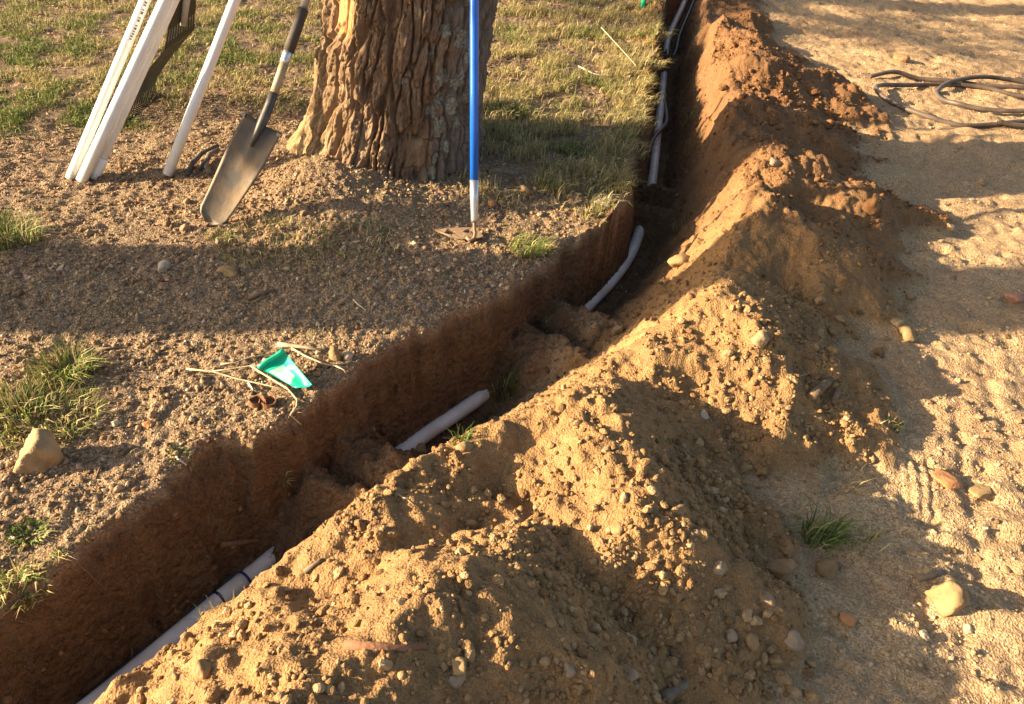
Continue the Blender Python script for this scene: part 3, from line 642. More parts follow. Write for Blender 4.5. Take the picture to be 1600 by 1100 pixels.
def f1f2(u, v, cu, cv, seed):
    gx_, gy_ = u / cu, v / cv; ix, iy = np.floor(gx_), np.floor(gy_); a1 = np.full(u.shape, 9.); a2 = np.full(u.shape, 9.); idv = np.zeros(u.shape)
    for a in (-1, 0, 1):
        for b in (-1, 0, 1):
            h = _hash(ix + a, iy + b, seed) / 4294967296.0; h2 = _hash(ix + a, iy + b, seed + 7) / 4294967296.0; h3 = _hash(ix + a, iy + b, seed + 13) / 4294967296.0
            d = np.hypot(gx_ - ix - a - h, gy_ - iy - b - h2); m = d < a1
            a2 = np.where(m, a1, np.minimum(a2, d)); idv = np.where(m, h3, idv); a1 = np.where(m, d, a1)
    return a1, a2, idv
def trunk():
    th = np.concatenate([np.linspace(-math.pi - .35, .45, 520, endpoint=False), np.linspace(.45, math.pi - .35, 90, endpoint=False)])
    zz = np.concatenate([np.arange(-.12, 1.15, .005), np.geomspace(1.15, 6.5, 70)])
    A, Z = np.meshgrid(th, zz)
    r0 = .385 - .03 * np.clip(Z, 0, 1) - .02 * np.clip(Z - 1, 0, 6)
    r0 = r0 + .05 * np.exp(-np.maximum(Z, 0) / .10) * (1 + .6 * np.sin(3 * A + 1) + .4 * np.sin(5 * A))
    left = np.exp(-((((A + math.pi - .12 + math.pi) % (2 * math.pi) - math.pi)) / .42)**2)
    r0 = r0 + left * .17 * np.exp(-np.maximum(Z, 0) / .17)
    fl_ = np.exp(-((A + 2.1) / .5)**2); r0 = r0 + fl_ * .05 * np.exp(-np.maximum(Z, 0) / .2)
    u, v = A * .39, Z
    wu = u + .022 * fbm(v * .7, u * 1.5, .25, 2, 201) + .005 * fbm(u, v * .6, .04, 3, 203); wv = v + .03 * fbm(u, v, .12, 2, 205)
    a1, a2, idv = f1f2(wu, wv, .052, .34, 31); b1, b2, idw = f1f2(wu, wv, .022, .060, 77); d1, d2, idd = f1f2(wu, wv, .011, .022, 99)
    furrow = 1 - sstep(.0, .26, a2 - a1); sub = 1 - sstep(0, .16, b2 - b1)
    plate = .014 * (idv - .5) + .012 * (idw - .5) + .005 * (idd - .5)
    flake = .006 * np.round(3 * fbm(wu, wv * .5, .05, 3, 207)) / 3
    bare = sstep(.03, .0, np.abs(A + 2.28 + .12 * (Z - .62)) - .13) * sstep(.60, .66, Z + .05 * fbm(u, v, .06, 2, 209))    # debarked patch high on the front left
    slit = sstep(.015, .0, np.abs(A + 2.24)) * sstep(.62, .64, Z)
    cutp = sstep(.03, .0, np.abs(A + 1.19) - .13) * sstep(.10, .115, Z) * sstep(.245, .235, Z)                    # sawn panel near the ground
    saw = np.exp(-((Z - .248 - .01 * np.sin(8 * A)) / .004)**2) * sstep(.36, .30, np.abs(A + 1.22)) + np.exp(-((Z - .10 + .012 * A) / .004)**2) * sstep(.36, .30, np.abs(A + 1.28))
    k_ = 1 - np.clip(.85 * bare + .6 * cutp, 0, .9)
    disp = k_ * (plate + flake - .029 * furrow - .007 * sub + .012 * fbm(u, v, .09, 3, 211)) + .0025 * fbm(u * 3, v * .5, .03, 2, 213) - .018 * bare - .013 * cutp - .016 * saw - .02 * slit
    Rr = r0 + disp * sstep(6.5, 1.0, Z * .5)
    cx = .13 * np.clip(Z, 0, 1.2) + .03 * np.maximum(Z - 1.2, 0); cy = .02 * Z
    V = np.stack([cx + Rr * np.cos(A), cy + Rr * np.sin(A) * .97, Z], -1)
    ny, nx = A.shape; i = np.arange(ny * nx).reshape(ny, nx); j = np.roll(i, -1, 1)
    F = np.stack([i[:-1].ravel(), j[:-1].ravel(), j[1:].ravel(), i[1:].ravel()], 1)
    me = mesh_np('trunk', V.reshape(-1, 3), F, M_BARK, True)
    dust = np.clip(np.exp(-np.maximum(Z, 0) / .20) * (.9 * left + .6 * sstep(-1.55, -2.3, A)), 0, .75) + .2 * sstep(-1.7, -2.4, A) * sstep(.9, .3, Z)
    grey = sstep(-1.1, -.75, A + .15 * fbm(u, v, .1, 2, 215)) * .9
    at = me.attributes.new('wood', 'FLOAT_COLOR', 'POINT')
    at.data.foreach_set('color', np.stack([np.clip(bare + .12 * cutp, 0, 1).ravel(), np.clip(dust, 0, 1).ravel(), grey.ravel(), np.ones(A.size)], 1).astype(np.float32).ravel())
    surf = {'A': th, 'Z': zz, 'V': V}
    return me, surf
def crown_mesh(centres, n, rad, size, cols, seed):
    r_ = np.random.default_rng(seed); c = np.array(centres)[r_.integers(0, len(centres), n)]; d = r_.normal(size=(n, 3)); d /= np.linalg.norm(d, axis=1)[:, None]
    p = c + d * (rad * r_.uniform(.15, 1, (n, 1))**.6) * np.array([1, 1, .7]); a = r_.normal(size=(n, 3)); a /= np.linalg.norm(a, axis=1)[:, None]; b = np.cross(a, d); b /= np.linalg.norm(b, axis=1)[:, None] + 1e-6
    s_ = size * r_.uniform(.6, 1.3, (n, 1)); V = np.stack([p - a * s_, p - b * s_ * .45, p + a * s_, p + b * s_ * .45], 1).reshape(-1, 3)
    F = (np.array([[0, 1, 2], [0, 2, 3]])[None] + 4 * np.arange(n)[:, None, None]).reshape(-1, 3)
    return tinted('crown', V, F, np.repeat(np.array(cols)[r_.integers(0, len(cols), n)], 4, 0), M_LEAF)
LEAFC = [(.05, .07, .02), (.07, .09, .03), (.04, .06, .02), (.10, .09, .035)]
def limb(start, az, el, L, r_, seed, bend=.25):
    q = random.Random(seed); p = Vector(start); out = [p.copy()]; a, e = az, el
    for _ in range(7): a += q.uniform(-bend, bend); e += q.uniform(-bend, bend) * .6; p = p + Vector((math.cos(a) * math.cos(e), math.sin(a) * math.cos(e), math.sin(e))) * L / 7; out.append(p.copy())
    return out, [r_ * (1 - .85 * i / 7) for i in range(8)]
tree = thing('pine_tree', 'massive old tree trunk with deeply furrowed bark, tools leaning against it', 'tree', TREE)
tme, TSURF = trunk(); link('trunk', tme, tree)
tips = []
for q in range(9):
    pth, rr = limb((.22, .1, 3.9 + .3 * q), q * 2.4, .35, 2.4 - .12 * q, .09, q); link('limb', mesh_np('limb', *tube_np(pth, rr, 8), M_BARK2, True), tree); tips += pth[3:]
link('crown', crown_mesh([tuple(v) for v in tips], 5200, .6, .09, LEAFC, 3), tree)
# lichen: thin crusty patches standing a little proud of the bark on the shaded side
M_LICHEN = simple('lichen', (.33, .32, .24), .95, .35, 90, .006, c2=(.13, .115, .085))
def trunk_point(A, Z):
    i = int(np.argmin(np.abs(TSURF['A'] - A))); j = int(np.argmin(np.abs(TSURF['Z'] - Z))); return TSURF['V'][j, i], i, j
for q, (A, Z, s_) in enumerate([(-1.02, .70, .035), (-.80, .66, .045), (-1.0, .52, .04), (-.78, .50, .05), (-.98, .42, .038), (-1.06, .36, .03), (-.80, .38, .045), (-.95, .30, .05), (-.72, .30, .03), (-.95, .15, .03), (-.70, .80, .04), (-1.0, .09, .03), (-1.15, .60, .022), (-.66, .58, .04), (-.85, .20, .03), (-1.42, .50, .02), (-.60, .40, .03)]):
    pts, k0 = [], 22; r_ = random.Random(q)
    grid = []
    for a in np.linspace(-1, 1, 9):
        for b in np.linspace(-1, 1, 9): grid.append((a, b))
    V = []; keep = {}
    for gi_, (a, b) in enumerate(grid):
        rad = math.hypot(a, b) + .35 * perlin(np.array(a * 1.7 + q * 3.1), np.array(b * 1.7)).item()
        pt, i, j = trunk_point(A + a * s_ / .39, Z + b * s_ * 1.1); nrm = Vector((math.cos(A), math.sin(A), 0))
        keep[gi_] = rad < .85; V.append(Vector(pt) + nrm * (.004 + .004 * max(0, .9 - rad)))
    F = []
    for a in range(8):
        for b in range(8):
            f = [a * 9 + b, a * 9 + b + 1, (a + 1) * 9 + b + 1, (a + 1) * 9 + b]
            if sum(keep[v] for v in f) >= 3: F.append(f)
    if F: link('lichen_patch', mesh_np('lichen_patch', V, F, M_LICHEN, True), tree)
# trees beyond the left of the picture: their trunks and bare boughs throw the long bands of shade
def shade_tree(label, loc, r_, H, seed, limbs, leaves, lsize=.07, shadow_limbs=()):
    t = thing('tree', label, 'tree', loc); zz = np.linspace(-.1, H, 22); q = random.Random(seed)
    pth = [Vector((.05 * math.sin(1.3 * z + seed) * min(1, z), .05 * math.sin(1.7 * z) * min(1, z), z)) for z in zz]
    link('trunk', mesh_np('trunk', *tube_np(pth, [r_ * (1 - .45 * max(z, 0) / H) * (1 + .25 * math.exp(-max(z, 0) / .2)) for z in zz], 18), M_BARK2, True), t); tp = []
    for i, (z, az, el, L, lr) in enumerate(limbs):
        p_, rr = limb((0, 0, z), az, el, L, lr, seed * 31 + i); link('limb', mesh_np('limb', *tube_np(p_, rr, 7), M_BARK2, True), t); tp += p_[4:]
        for k_ in range(4):
            p2, r2 = limb(p_[2 + k_], az + random.Random(seed + i * 7 + k_).uniform(-1.2, 1.2), el + .15, L * .4, lr * .4, seed * 57 + i * 9 + k_, .4); link('branch', mesh_np('branch', *tube_np(p2, r2, 5), M_BARK2, True), t); tp += p2[3:]
    for p_, rr in shadow_limbs: link('limb', mesh_np('limb', *tube_np(p_, rr, 8), M_BARK2, True), t)  # unseen limbs, added and bent to cast shadows on trunk and drive
    if leaves: link('crown', crown_mesh([tuple(v) for v in tp], leaves, .35, lsize, LEAFC, seed), t)
    return t
shade_tree('tree outside the picture that throws the broad shadow band across the gravel', (-5.5, 1.56, 0), .30, 7.0, 5, [(5.0 + .3 * q, q * 2.4, .4, 1.6, .06) for q in range(6)], 2500, .07, [([(0, 0, 1.62), (0, .4, 1.70), (0, .72, 1.85), (0, .85, 2.08), (0, .89, 2.44), (.02, .91, 2.74)], [.066, .062, .058, .056, .052, .035]), ([(0, 0, 2.2), (0, .38, 2.42), (.05, .8, 2.68)], [.02, .016, .012])])
shade_tree('tall bare limbed tree outside the picture that streaks the far drive with shade', (-9.0, 5.7, 0), .25, 8.0, 9, [(3.2 + .13 * q, -1.57 + .6 * math.sin(q * 2.1), .10, 1.3 + .22 * (q % 6), .045) for q in range(9)] + [(5 + .5 * q, 1.2, .4, 2.0, .05) for q in range(4)], 700, .06)

# ------------------------------------------------------------------ tools and pipes leaning on the tree
CAMR = Vector((math.cos(ROLL), math.sin(ROLL) * math.sin(PITCH), math.sin(ROLL) * math.cos(PITCH)))
def line(a, b, L, n=8):
    d = (b - a).normalized(); return [a + d * (L * i / (n - 1)) for i in range(n)]
def hollow_tube(path, rad, wall, n=18):
    """a pipe with open ends: outer skin, end rings and the inner skin"""
    V, F = tube_np(path, rad, n, False); V2, F2 = tube_np(path, rad - wall, n, False); b = len(V); m = (len(path) - 1) * n
    F = F + [[i + b for i in f[::-1]] for f in F2]
    for j in range(n): k_ = (j + 1) % n; F.append([j, b + j, b + k_, k_]); F.append([m + j, m + k_, b + m + k_, b + m + j])
    return V + V2, F
M_PRINT = simple('grey_print', (.10, .10, .11), .6)
def leaning_pipe(foot, top, dy, L, rad, label, bell=False, print_z=None, dust=False):
    a = G(*foot); a.z += .004; b = PY(top[0], top[1], a.y + dy); d = (b - a).normalized()
    t = thing('plastic_pipe', label, 'pipe', a, 'white plastic pipes leaning by the tree')
    me = mesh_np('pipe', *hollow_tube([d * (L * i / 5) for i in range(6)], rad, .0035), M_PVC); me.polygons.foreach_set('use_smooth', np.array([True] * len(me.polygons))); link('tube', me, t)
    if bell:
        me = mesh_np('bell_end', *hollow_tube([d * (-.001 + .10 * i / 3) for i in range(4)], rad + .0045, .004), M_PVC, True); link('bell_end', me, t)
    if print_z:
        u = d.orthogonal().normalized(); w = (-(a + d * print_z[0]) + Vector((0, 0, CAM_H))).normalized(); w = (w - d * w.dot(d)).normalized(); sd = d.cross(w)
        V, F = [], []; q = random.Random(4); z = print_z[0]
        while z < print_z[1]:
            l_ = q.uniform(.004, .012); ang = q.uniform(-.04, .04) + print_z[2]
            for zz in (z, z + l_):
                for a_ in (ang - .22, ang + .22): V.append(d * zz + (w * math.cos(a_) + sd * math.sin(a_)) * (rad + .0006))
            n_ = len(V); F.append([n_ - 4, n_ - 3, n_ - 1, n_ - 2]); z += l_ + q.choice([.004, .005, .014])
        link('print', mesh_np('print', V, F, M_PRINT), t)
    return t
leaning_pipe((110, 280), (227, 0), .28, 1.75, .0205, 'leftmost thin white plastic pipe of the bundle, with small grey print', False, (.66, .86, .3))
leaning_pipe((128, 284), (259, 0), .26, 1.75, .024, 'thickest white plastic pipe, at the front of the bundle')
leaning_pipe((147, 279), (272, 0), .30, 1.7, .0195, 'white plastic pipe of the bundle with a widened bell end at its foot', True)
leaning_pipe((140, 274), (262, 0), .40, 1.7, .017, 'thinnest white plastic pipe, mostly hidden at the back of the bundle')
leaning_pipe((262, 274), (367, 0), .28, 1.75, .022, 'single white plastic pipe standing alone between the pipe bundle and the shovel')

M_STEEL = simple('worn_steel', (.115, .10, .08), .55, .35, 11, .0015, c2=(.20, .135, .075), metal=.25); M_DARKSTEEL = simple('dark_steel', (.11, .10, .09), .5, .3, 20, .0004, metal=.5)
M_GALV = simple('silver_ferrule', (.62, .62, .62), .35, .15, 30, metal=.85); M_GRIP = simple('brown_grip', (.075, .055, .04), .7, .3, 60, .0008); M_BRASS = simple('yellowed_shaft', (.40, .31, .18), .45, .3, 25)
M_BLUE = simple('blue_paint', (.012, .13, .62), .3, .12, 12, spec=.6); M_RUST = simple('rusty_plate', (.33, .22, .135), .7, .3, 30, .0006, metal=.3)
M_PLASTIC = simple('black_plastic', (.014, .012, .011), .45, .3, 30)
# shovel
tip = G(330, 350) + Vector((0, 0, .004)); best = None
for y_ in np.arange(tip.y + .02, tip.y + .4, .004):
    q_ = PY(411, 194, y_)
    if best is None or abs((q_ - tip).length - .43) < best[0]: best = (abs((q_ - tip).length - .43), q_)
neck = best[1]; shov = thing('shovel', 'long narrow trenching shovel with a worn steel blade and brown grip, leaning on the tree', 'shovel', tip)
ax = (neck - tip); BL = ax.length; ax.normalize(); wd = (CAMR - ax * CAMR.dot(ax)).normalized(); nr = wd.cross(ax).normalized()
if nr.dot(Vector((0, 0, CAM_H)) - tip) < 0: nr = -nr
V, F = [], []; NU, NV = 22, 15
for side in (0, 1):
    for i in range(NU):
        q = i / (NU - 1)
        hw = (.056 + .025 * min(1, q * 1.5)) * (1 if q > .10 else math.sqrt(max(.10, 1 - ((.10 - q) / .105)**2)))
        for j in range(NV):
            e = -1 + 2 * j / (NV - 1)
            ridge = .012 * math.exp(-(e / .22)**2) * max(0, (q - .45) / .55)
            c = wd * (e * hw) + ax * (q * BL + (.012 * (abs(e) - .3) if q > .95 else 0)) + nr * (.016 * e * e * (.5 + .5 * q) - .010 + ridge + .03 * (1 - q)**3 - (.002 if side else 0))
            V.append(c)
for side in (0, 1):
    b = side * NU * NV
    for i in range(NU - 1):
        for j in range(NV - 1): f = [b + i * NV + j, b + i * NV + j + 1, b + (i + 1) * NV + j + 1, b + (i + 1) * NV + j]; F.append(f if not side else f[::-1])
edge = [j for j in range(NV)] + [i * NV + NV - 1 for i in range(1, NU)] + [(NU - 1) * NV + j for j in range(NV - 2, -1, -1)] + [i * NV for i in range(NU - 2, 0, -1)]
for p_, q_ in zip(edge, edge[1:] + edge[:1]): F.append([p_, p_ + NU * NV, q_ + NU * NV, q_])
link('blade', mesh_np('blade', V, F, M_STEEL, True), shov)
top = PY(479, 0, neck.y + .25); o_ = neck - tip; sd_ = (top - neck).normalized(); SL = (top - neck).length
def along_shaft(px, py): return ((PY(px, py, neck.y + .25 * (195 - py) / 195)) - neck).length
z1, z2, z3, z4 = along_shaft(423, 143), along_shaft(437, 98), along_shaft(444, 77), along_shaft(473, 14)
ln = lambda a, b, n=4: [o_ + sd_ * (a + (b - a) * i / (n - 1)) for i in range(n)]
me = mesh_np('socket', *tube_np([o_ - ax * .10 + nr * .004, o_ - ax * .05 + nr * .010, o_ - ax * .01 + nr * .012, o_ + sd_ * .03 + nr * .006, o_ + sd_ * z1 * .6, o_ + sd_ * z1], [.006, .013, .018, .0195, .0185, .018], 14), M_DARKSTEEL, True); link('socket', me, shov)
tube('lower_shaft', ln(z1 - .002, z2 + .002), .0165, M_BRASS, shov, 14); tube('ferrule', ln(z2, z3), .0195, M_GALV, shov, 16); tube('grip', ln(z3 - .002, z4), .0215, M_GRIP, shov, 16); tube('upper_shaft', ln(z4 - .002, SL + .45), .0175, M_GALV, shov, 14)
# steps folded out at the shoulder of the blade
for e in (-1, 1):
    c0_ = ax * (BL - .006) + wd * (e * .079) + nr * .012
    V, F = join([([c0_ + ax * a_ * .006 + wd * e * b_ * .009 + nr * c_ * .007 for a_ in (-1, 1) for b_ in (-1, 1) for c_ in (-1, 1)], [[0, 1, 3, 2], [4, 6, 7, 5], [0, 4, 5, 1], [2, 3, 7, 6], [0, 2, 6, 4], [1, 5, 7, 3]])])
    link('step', mesh_np('step', V, F, M_DARKSTEEL), shov)
# hoe
hb = Vector(P(741, 347, .085)); hb.z = .085; ht = PY(741, 0, hb.y + .30); hoe = thing('hoe', 'garden hoe with a blue handle and a flat rusty head with two slots', 'hoe', (hb.x, hb.y, 0))
hd = (ht - hb).normalized(); O = Vector((hb.x, hb.y, 0))
hl = lambda px, py: (PY(px, py, hb.y + .30 * (347 - py) / 347) - hb).length
f1 = hl(741, 281)
tube('ferrule', [hb - O + hd * q for q in (0, .01, f1 * .45, f1 * .55, f1)], [.0125, .0135, .0165, .0175, .0178], M_GALV, hoe, 18); tube('handle', [hb - O + hd * q for q in (f1 - .002, .5, 1.0, 1.5)], .0168, M_BLUE, hoe, 18)
hg = Vector(P(735, 372, .014))
pl = [(678, 360), (700, 357), (738, 356), (748, 360), (755, 370), (745, 374), (722, 374.5), (704, 371)]
plz = [.022, .03, .033, .028, .018, .012, .012, .014]
gz0 = float(gz(hb.x, hb.y))
plate = [Vector(P(a, b, gz0 + z_)) - O for (a, b), z_ in zip(pl, plz)]
def hole(cx, cy, rx, ry, z_): return [Vector(P(cx + rx * math.cos(k_), cy + ry * math.sin(k_), gz0 + z_)) - O for k_ in np.linspace(0, 2 * math.pi, 14, endpoint=False)]
bm = bmesh.new(); es = []
for loop in (plate, hole(703, 364.3, 8.5, 2.6, .021), hole(731, 362.6, 7.5, 2.4, .025)):
    vs = [bm.verts.new(v) for v in loop]; es += [bm.edges.new((vs[i], vs[(i + 1) % len(vs)])) for i in range(len(vs))]
bmesh.ops.triangle_fill(bm, edges=es, use_beauty=True); bm.normal_update()
for f in bm.faces:
    if f.normal.z < 0: f.normal_flip()
ext = bmesh.ops.extrude_face_region(bm, geom=bm.faces[:]); bmesh.ops.translate(bm, verts=[v for v in ext['geom'] if isinstance(v, bmesh.types.BMVert)], vec=(0, 0, .003))
me = bpy.data.meshes.new('blade'); bm.to_mesh(me); bm.free(); me.materials.append(M_RUST); link('blade', me, hoe)
e0 = hb - O; e1 = Vector(P(741, 371, gz0 + .022)) - O; e2 = Vector(P(733, 375, gz0 + .015)) - O
tube('gooseneck', [e0 + hd * .02, e0, e0 + Vector((.002, 0, -.03)), e0 * .3 + e1 * .7 + Vector((.004, 0, .0)), e1, e1 * .45 + e2 * .55 + Vector((0, -.002, -.002)), e2, e2 + Vector((-.012, .012, .004))], [.0065] * 8, M_RUST, hoe, 10)
# leaf rake, tines down, seen almost edge on
rk0, rk1 = G(186, 190), G(240, 148); T0 = (rk0 + rk1) / 2; rake = thing('rake', 'black plastic leaf rake standing on its curved tines behind the white pipes', 'rake', T0)
K = PY(280, 62, T0.y + .02) - T0; TP = PY(290, -30, T0.y + .05) - T0; wv_ = (rk1 - rk0); WL = wv_.length; wv_.normalize()
LOW = PY(238, 112, T0.y + .02) - T0; hook = (K - LOW); hook.z = 0; hook.normalize()
NT_ = 22
def rk(f, q):   # f across -.5..+.5, q from the tips (0) up to the top (3)
    if q <= 1: c, w_ = Vector((0, 0, .05)).lerp(LOW, q), WL * (1.0 - .06 * q)
    elif q <= 2: c, w_ = LOW.lerp(K, q - 1), WL * (.94 - .04 * (q - 1))
    else: c, w_ = K.lerp(TP, q - 2), WL * (.90 - .25 * (q - 2))
    return c + wv_ * (w_ * f)
for i in range(NT_):
    f = i / (NT_ - 1) - .5; hw = .0043
    pts = [rk(f, 1.35), rk(f, 1.0), rk(f, .6), rk(f, .3), rk(f, .1) + Vector((0, 0, -.012)) + hook * .004, rk(f, 0) + Vector((0, 0, -.036)) + hook * .014, rk(f, 0) + Vector((0, 0, -.045)) + hook * .034, rk(f, 0) + Vector((0, 0, -.047)) + hook * .05]
    V = []
    for k_, p_ in enumerate(pts):
        n_ = (pts[min(k_ + 1, 7)] - pts[max(k_ - 1, 0)]).normalized().cross(wv_).normalized() * .0018
        V += [p_ - wv_ * hw - n_, p_ + wv_ * hw - n_, p_ + wv_ * hw + n_, p_ - wv_ * hw + n_]
    F = [[k_ * 4 + a_, k_ * 4 + (a_ + 1) % 4, k_ * 4 + 4 + (a_ + 1) % 4, k_ * 4 + 4 + a_] for k_ in range(7) for a_ in range(4)] + [[0, 3, 2, 1], [28, 29, 30, 31]]
    link('tine', mesh_np('tine', V, F, M_PLASTIC), rake)
def panel(q0, q1, f0, f1, th=.004, n=6):
    V, F = [], []; nn = hook * th
    for i in range(n + 1):
        for f in (f0, f1): p_ = rk(f, q0 + (q1 - q0) * i / n); V += [p_, p_ + nn]
    for i in range(n):
        a_ = 4 * i; F += [[a_, a_ + 2, a_ + 6, a_ + 4], [a_ + 1, a_ + 5, a_ + 7, a_ + 3], [a_, a_ + 4, a_ + 5, a_ + 1], [a_ + 2, a_ + 3, a_ + 7, a_ + 6]]
    F += [[0, 1, 3, 2], [4 * n, 4 * n + 2, 4 * n + 3, 4 * n + 1]]; return V, F
link('crossbar', mesh_np('crossbar', *panel(1.30, 1.52, -.5, .5), M_PLASTIC), rake); link('crossbar', mesh_np('crossbar', *panel(1.86, 2.1, -.5, .5), M_PLASTIC), rake)
link('head_panel', mesh_np('head_panel', *panel(2.32, 3.0, -.5, .5), M_PLASTIC), rake)
for i in range(11):
    f = (i + .5) / 11 - .5; link('rib', mesh_np('rib', *join([panel(1.5, 1.88, f - .031, f + .031, .0035, 3), panel(2.08, 2.34, f - .029, f + .029, .0035, 3)]), M_PLASTIC), rake)
tube('socket', [rk(0, 2.25) + hook * .01, rk(0, 2.7) + hook * .012, rk(0, 3.2) + hook * .012], [.016, .019, .02], simple('grey_plastic', (.40, .39, .37), .5, .2, 20), rake, 14)
tube('handle', [rk(0, 2.9) + hook * .012, rk(0, 2.9) + hook * .012 + (TP - K).normalized() * .5 + Vector((.14, 0, 0)), rk(0, 2.9) + (TP - K).normalized() * 1.0 + Vector((.34, 0, 0))], .014, simple('pale_handle', (.42, .36, .28), .6, .2, 20), rake, 12)

# ------------------------------------------------------------------ coil of poly pipe on the drive
cp = [(1362, 108), (1400, 106), (1440, 109), (1490, 116), (1545, 121), (1610, 128), (1680, 142), (1720, 165), (1680, 185), (1600, 187), (1545, 186), (1500, 183), (1440, 168), (1395, 152), (1371, 137), (1380, 126), (1425, 121), (1480, 120), (1540, 126), (1600, 139),
      (1680, 152), (1690, 166), (1600, 168), (1540, 161), (1500, 153), (1475, 142), (1469, 131), (1490, 121), (1540, 117), (1600, 120), (1690, 135), (1740, 170), (1690, 197), (1600, 193), (1562, 189)]
pts = [Vector(P(a, b, .02)) for a, b in cp]; pts = [Vector((p.x, p.y, float(gz(p.x, p.y)) + .017 + .035 * (1 - abs(math.sin(i * .45))))) for i, p in enumerate(pts)]
pts[0].z = float(gz(pts[0].x, pts[0].y)) + .016
sp_ = [Vector(v) for v in smooth_path([tuple(p) for p in pts], 8)]
tag(tube('pipe_coil', sp_, .0145, simple('dusty_poly_pipe', (.13, .095, .07), .45, .35, 12, c2=(.07, .05, .038), obj=False, spec=.35), None, 12), 'loose coil of dark brown plastic water pipe lying on the sunlit drive', 'pipe coil')

# ------------------------------------------------------------------ the green plastic scrap with white print
M_GREENP = simple('green_plastic', (.008, .52, .29), .38, .15, 25, .0006, spec=.5); M_WHITEP = simple('white_print', (.72, .76, .70), .6)
A_, B_, C_, D_ = [Vector(P(a, b, 0)) for a, b in ((411, 579), (446, 551), (487, 601), (463, 608))]
g0 = G(450, 585); base = Vector((g0.x, g0.y, g0.z)); zoff = [.018, .058, .046, .010]
for v, z_ in zip((A_, B_, C_, D_), zoff): v.z = z_
cor = [Vector(P(a, b, g0.z + z_)) - base for (a, b), z_ in zip(((411, 579), (446, 551), (487, 601), (463, 608)), zoff)]
scrap = thing('plastic_scrap', 'bright green plastic flap with lines of white print lying on the dry twigs', 'plastic scrap', base)
nrm = (cor[1] - cor[0]).cross(cor[3] - cor[0]).normalized(); nrm = nrm if nrm.z > 0 else -nrm
def sc_pt(u, v, h=0):
    p_ = cor[0].lerp(cor[1], u).lerp(cor[3].lerp(cor[2], u), v); return p_ + nrm * (.010 * math.sin(3.0 * v) * (1 - .6 * u) + .005 * math.sin(5 * u + 1) + .003 * math.sin(9 * v + 4 * u) + h)
n_ = 14; V = []; F = []
for h in (0, -.0016): V += [sc_pt(i / n_, j / n_, h) for j in range(n_ + 1) for i in range(n_ + 1)]
m_ = (n_ + 1)**2
for j in range(n_):
    for i in range(n_):
        a_ = j * (n_ + 1) + i; F += [[a_, a_ + 1, a_ + n_ + 2, a_ + n_ + 1], [m_ + a_, m_ + a_ + n_ + 1, m_ + a_ + n_ + 2, m_ + a_ + 1]]
eg = [i for i in range(n_ + 1)] + [j * (n_ + 1) + n_ for j in range(1, n_ + 1)] + [n_ * (n_ + 1) + i for i in range(n_ - 1, -1, -1)] + [j * (n_ + 1) for j in range(n_ - 1, 0, -1)]
for p_, q_ in zip(eg, eg[1:] + eg[:1]): F.append([p_, q_, m_ + q_, m_ + p_])
link('sheet', mesh_np('sheet', V, F, M_GREENP, True), scrap)
tube('rim', [sc_pt(u, -.02, .016) + (cor[0] - cor[3]).normalized() * .002 for u in np.linspace(-.03, 1.03, 8)], .0065, M_GREENP, scrap, 10)
V = []; F = []
for i in range(9):
    u = -.02 + 1.04 * i / 8; V += [sc_pt(u, -.02, .022), sc_pt(u, 0, 0)]
for i in range(8): F.append([2 * i, 2 * i + 2, 2 * i + 3, 2 * i + 1])
link('lip', mesh_np('lip', V, F, M_GREENP, True), scrap)
V, F = [], []; q = random.Random(11)
def patch(u0, u1, v0, v1, n=3):
    b = len(V)
    for i in range(n + 1):
        for u in (u0, u1): V.append(sc_pt(u, v0 + (v1 - v0) * i / n, .0009))
    for i in range(n): F.append([b + 2 * i, b + 2 * i + 1, b + 2 * i + 3, b + 2 * i + 2])
for r_ in range(7):      # lines of small print run from the rim towards the narrow end
    u = .07 + .085 * r_; v = .20 + .02 * q.random(); end = .84 - .03 * r_
    while v < end: l_ = q.uniform(.025, .07); patch(u, u + (.05 if r_ in (0, 1) else .036), v, min(v + l_, end), 2); v += l_ + q.choice([.008, .010, .02])
patch(.69, .80, .30, .44); patch(.72, .86, .36, .41)
link('print', mesh_np('print', V, F, M_WHITEP), scrap)
gs = G(1004, 10); V, F = join([tube_np([Vector((0, 0, -.02)), Vector((.004, 0, .05)), Vector((.012, -.01, .10))], [.016, .02, .012], 8)])
tag(link('plastic_tag', mesh_np('plastic_tag', V, F, M_GREENP, True), None, gs), 'small green plastic tag sticking up at the far end of the trench lip', 'plastic tag')

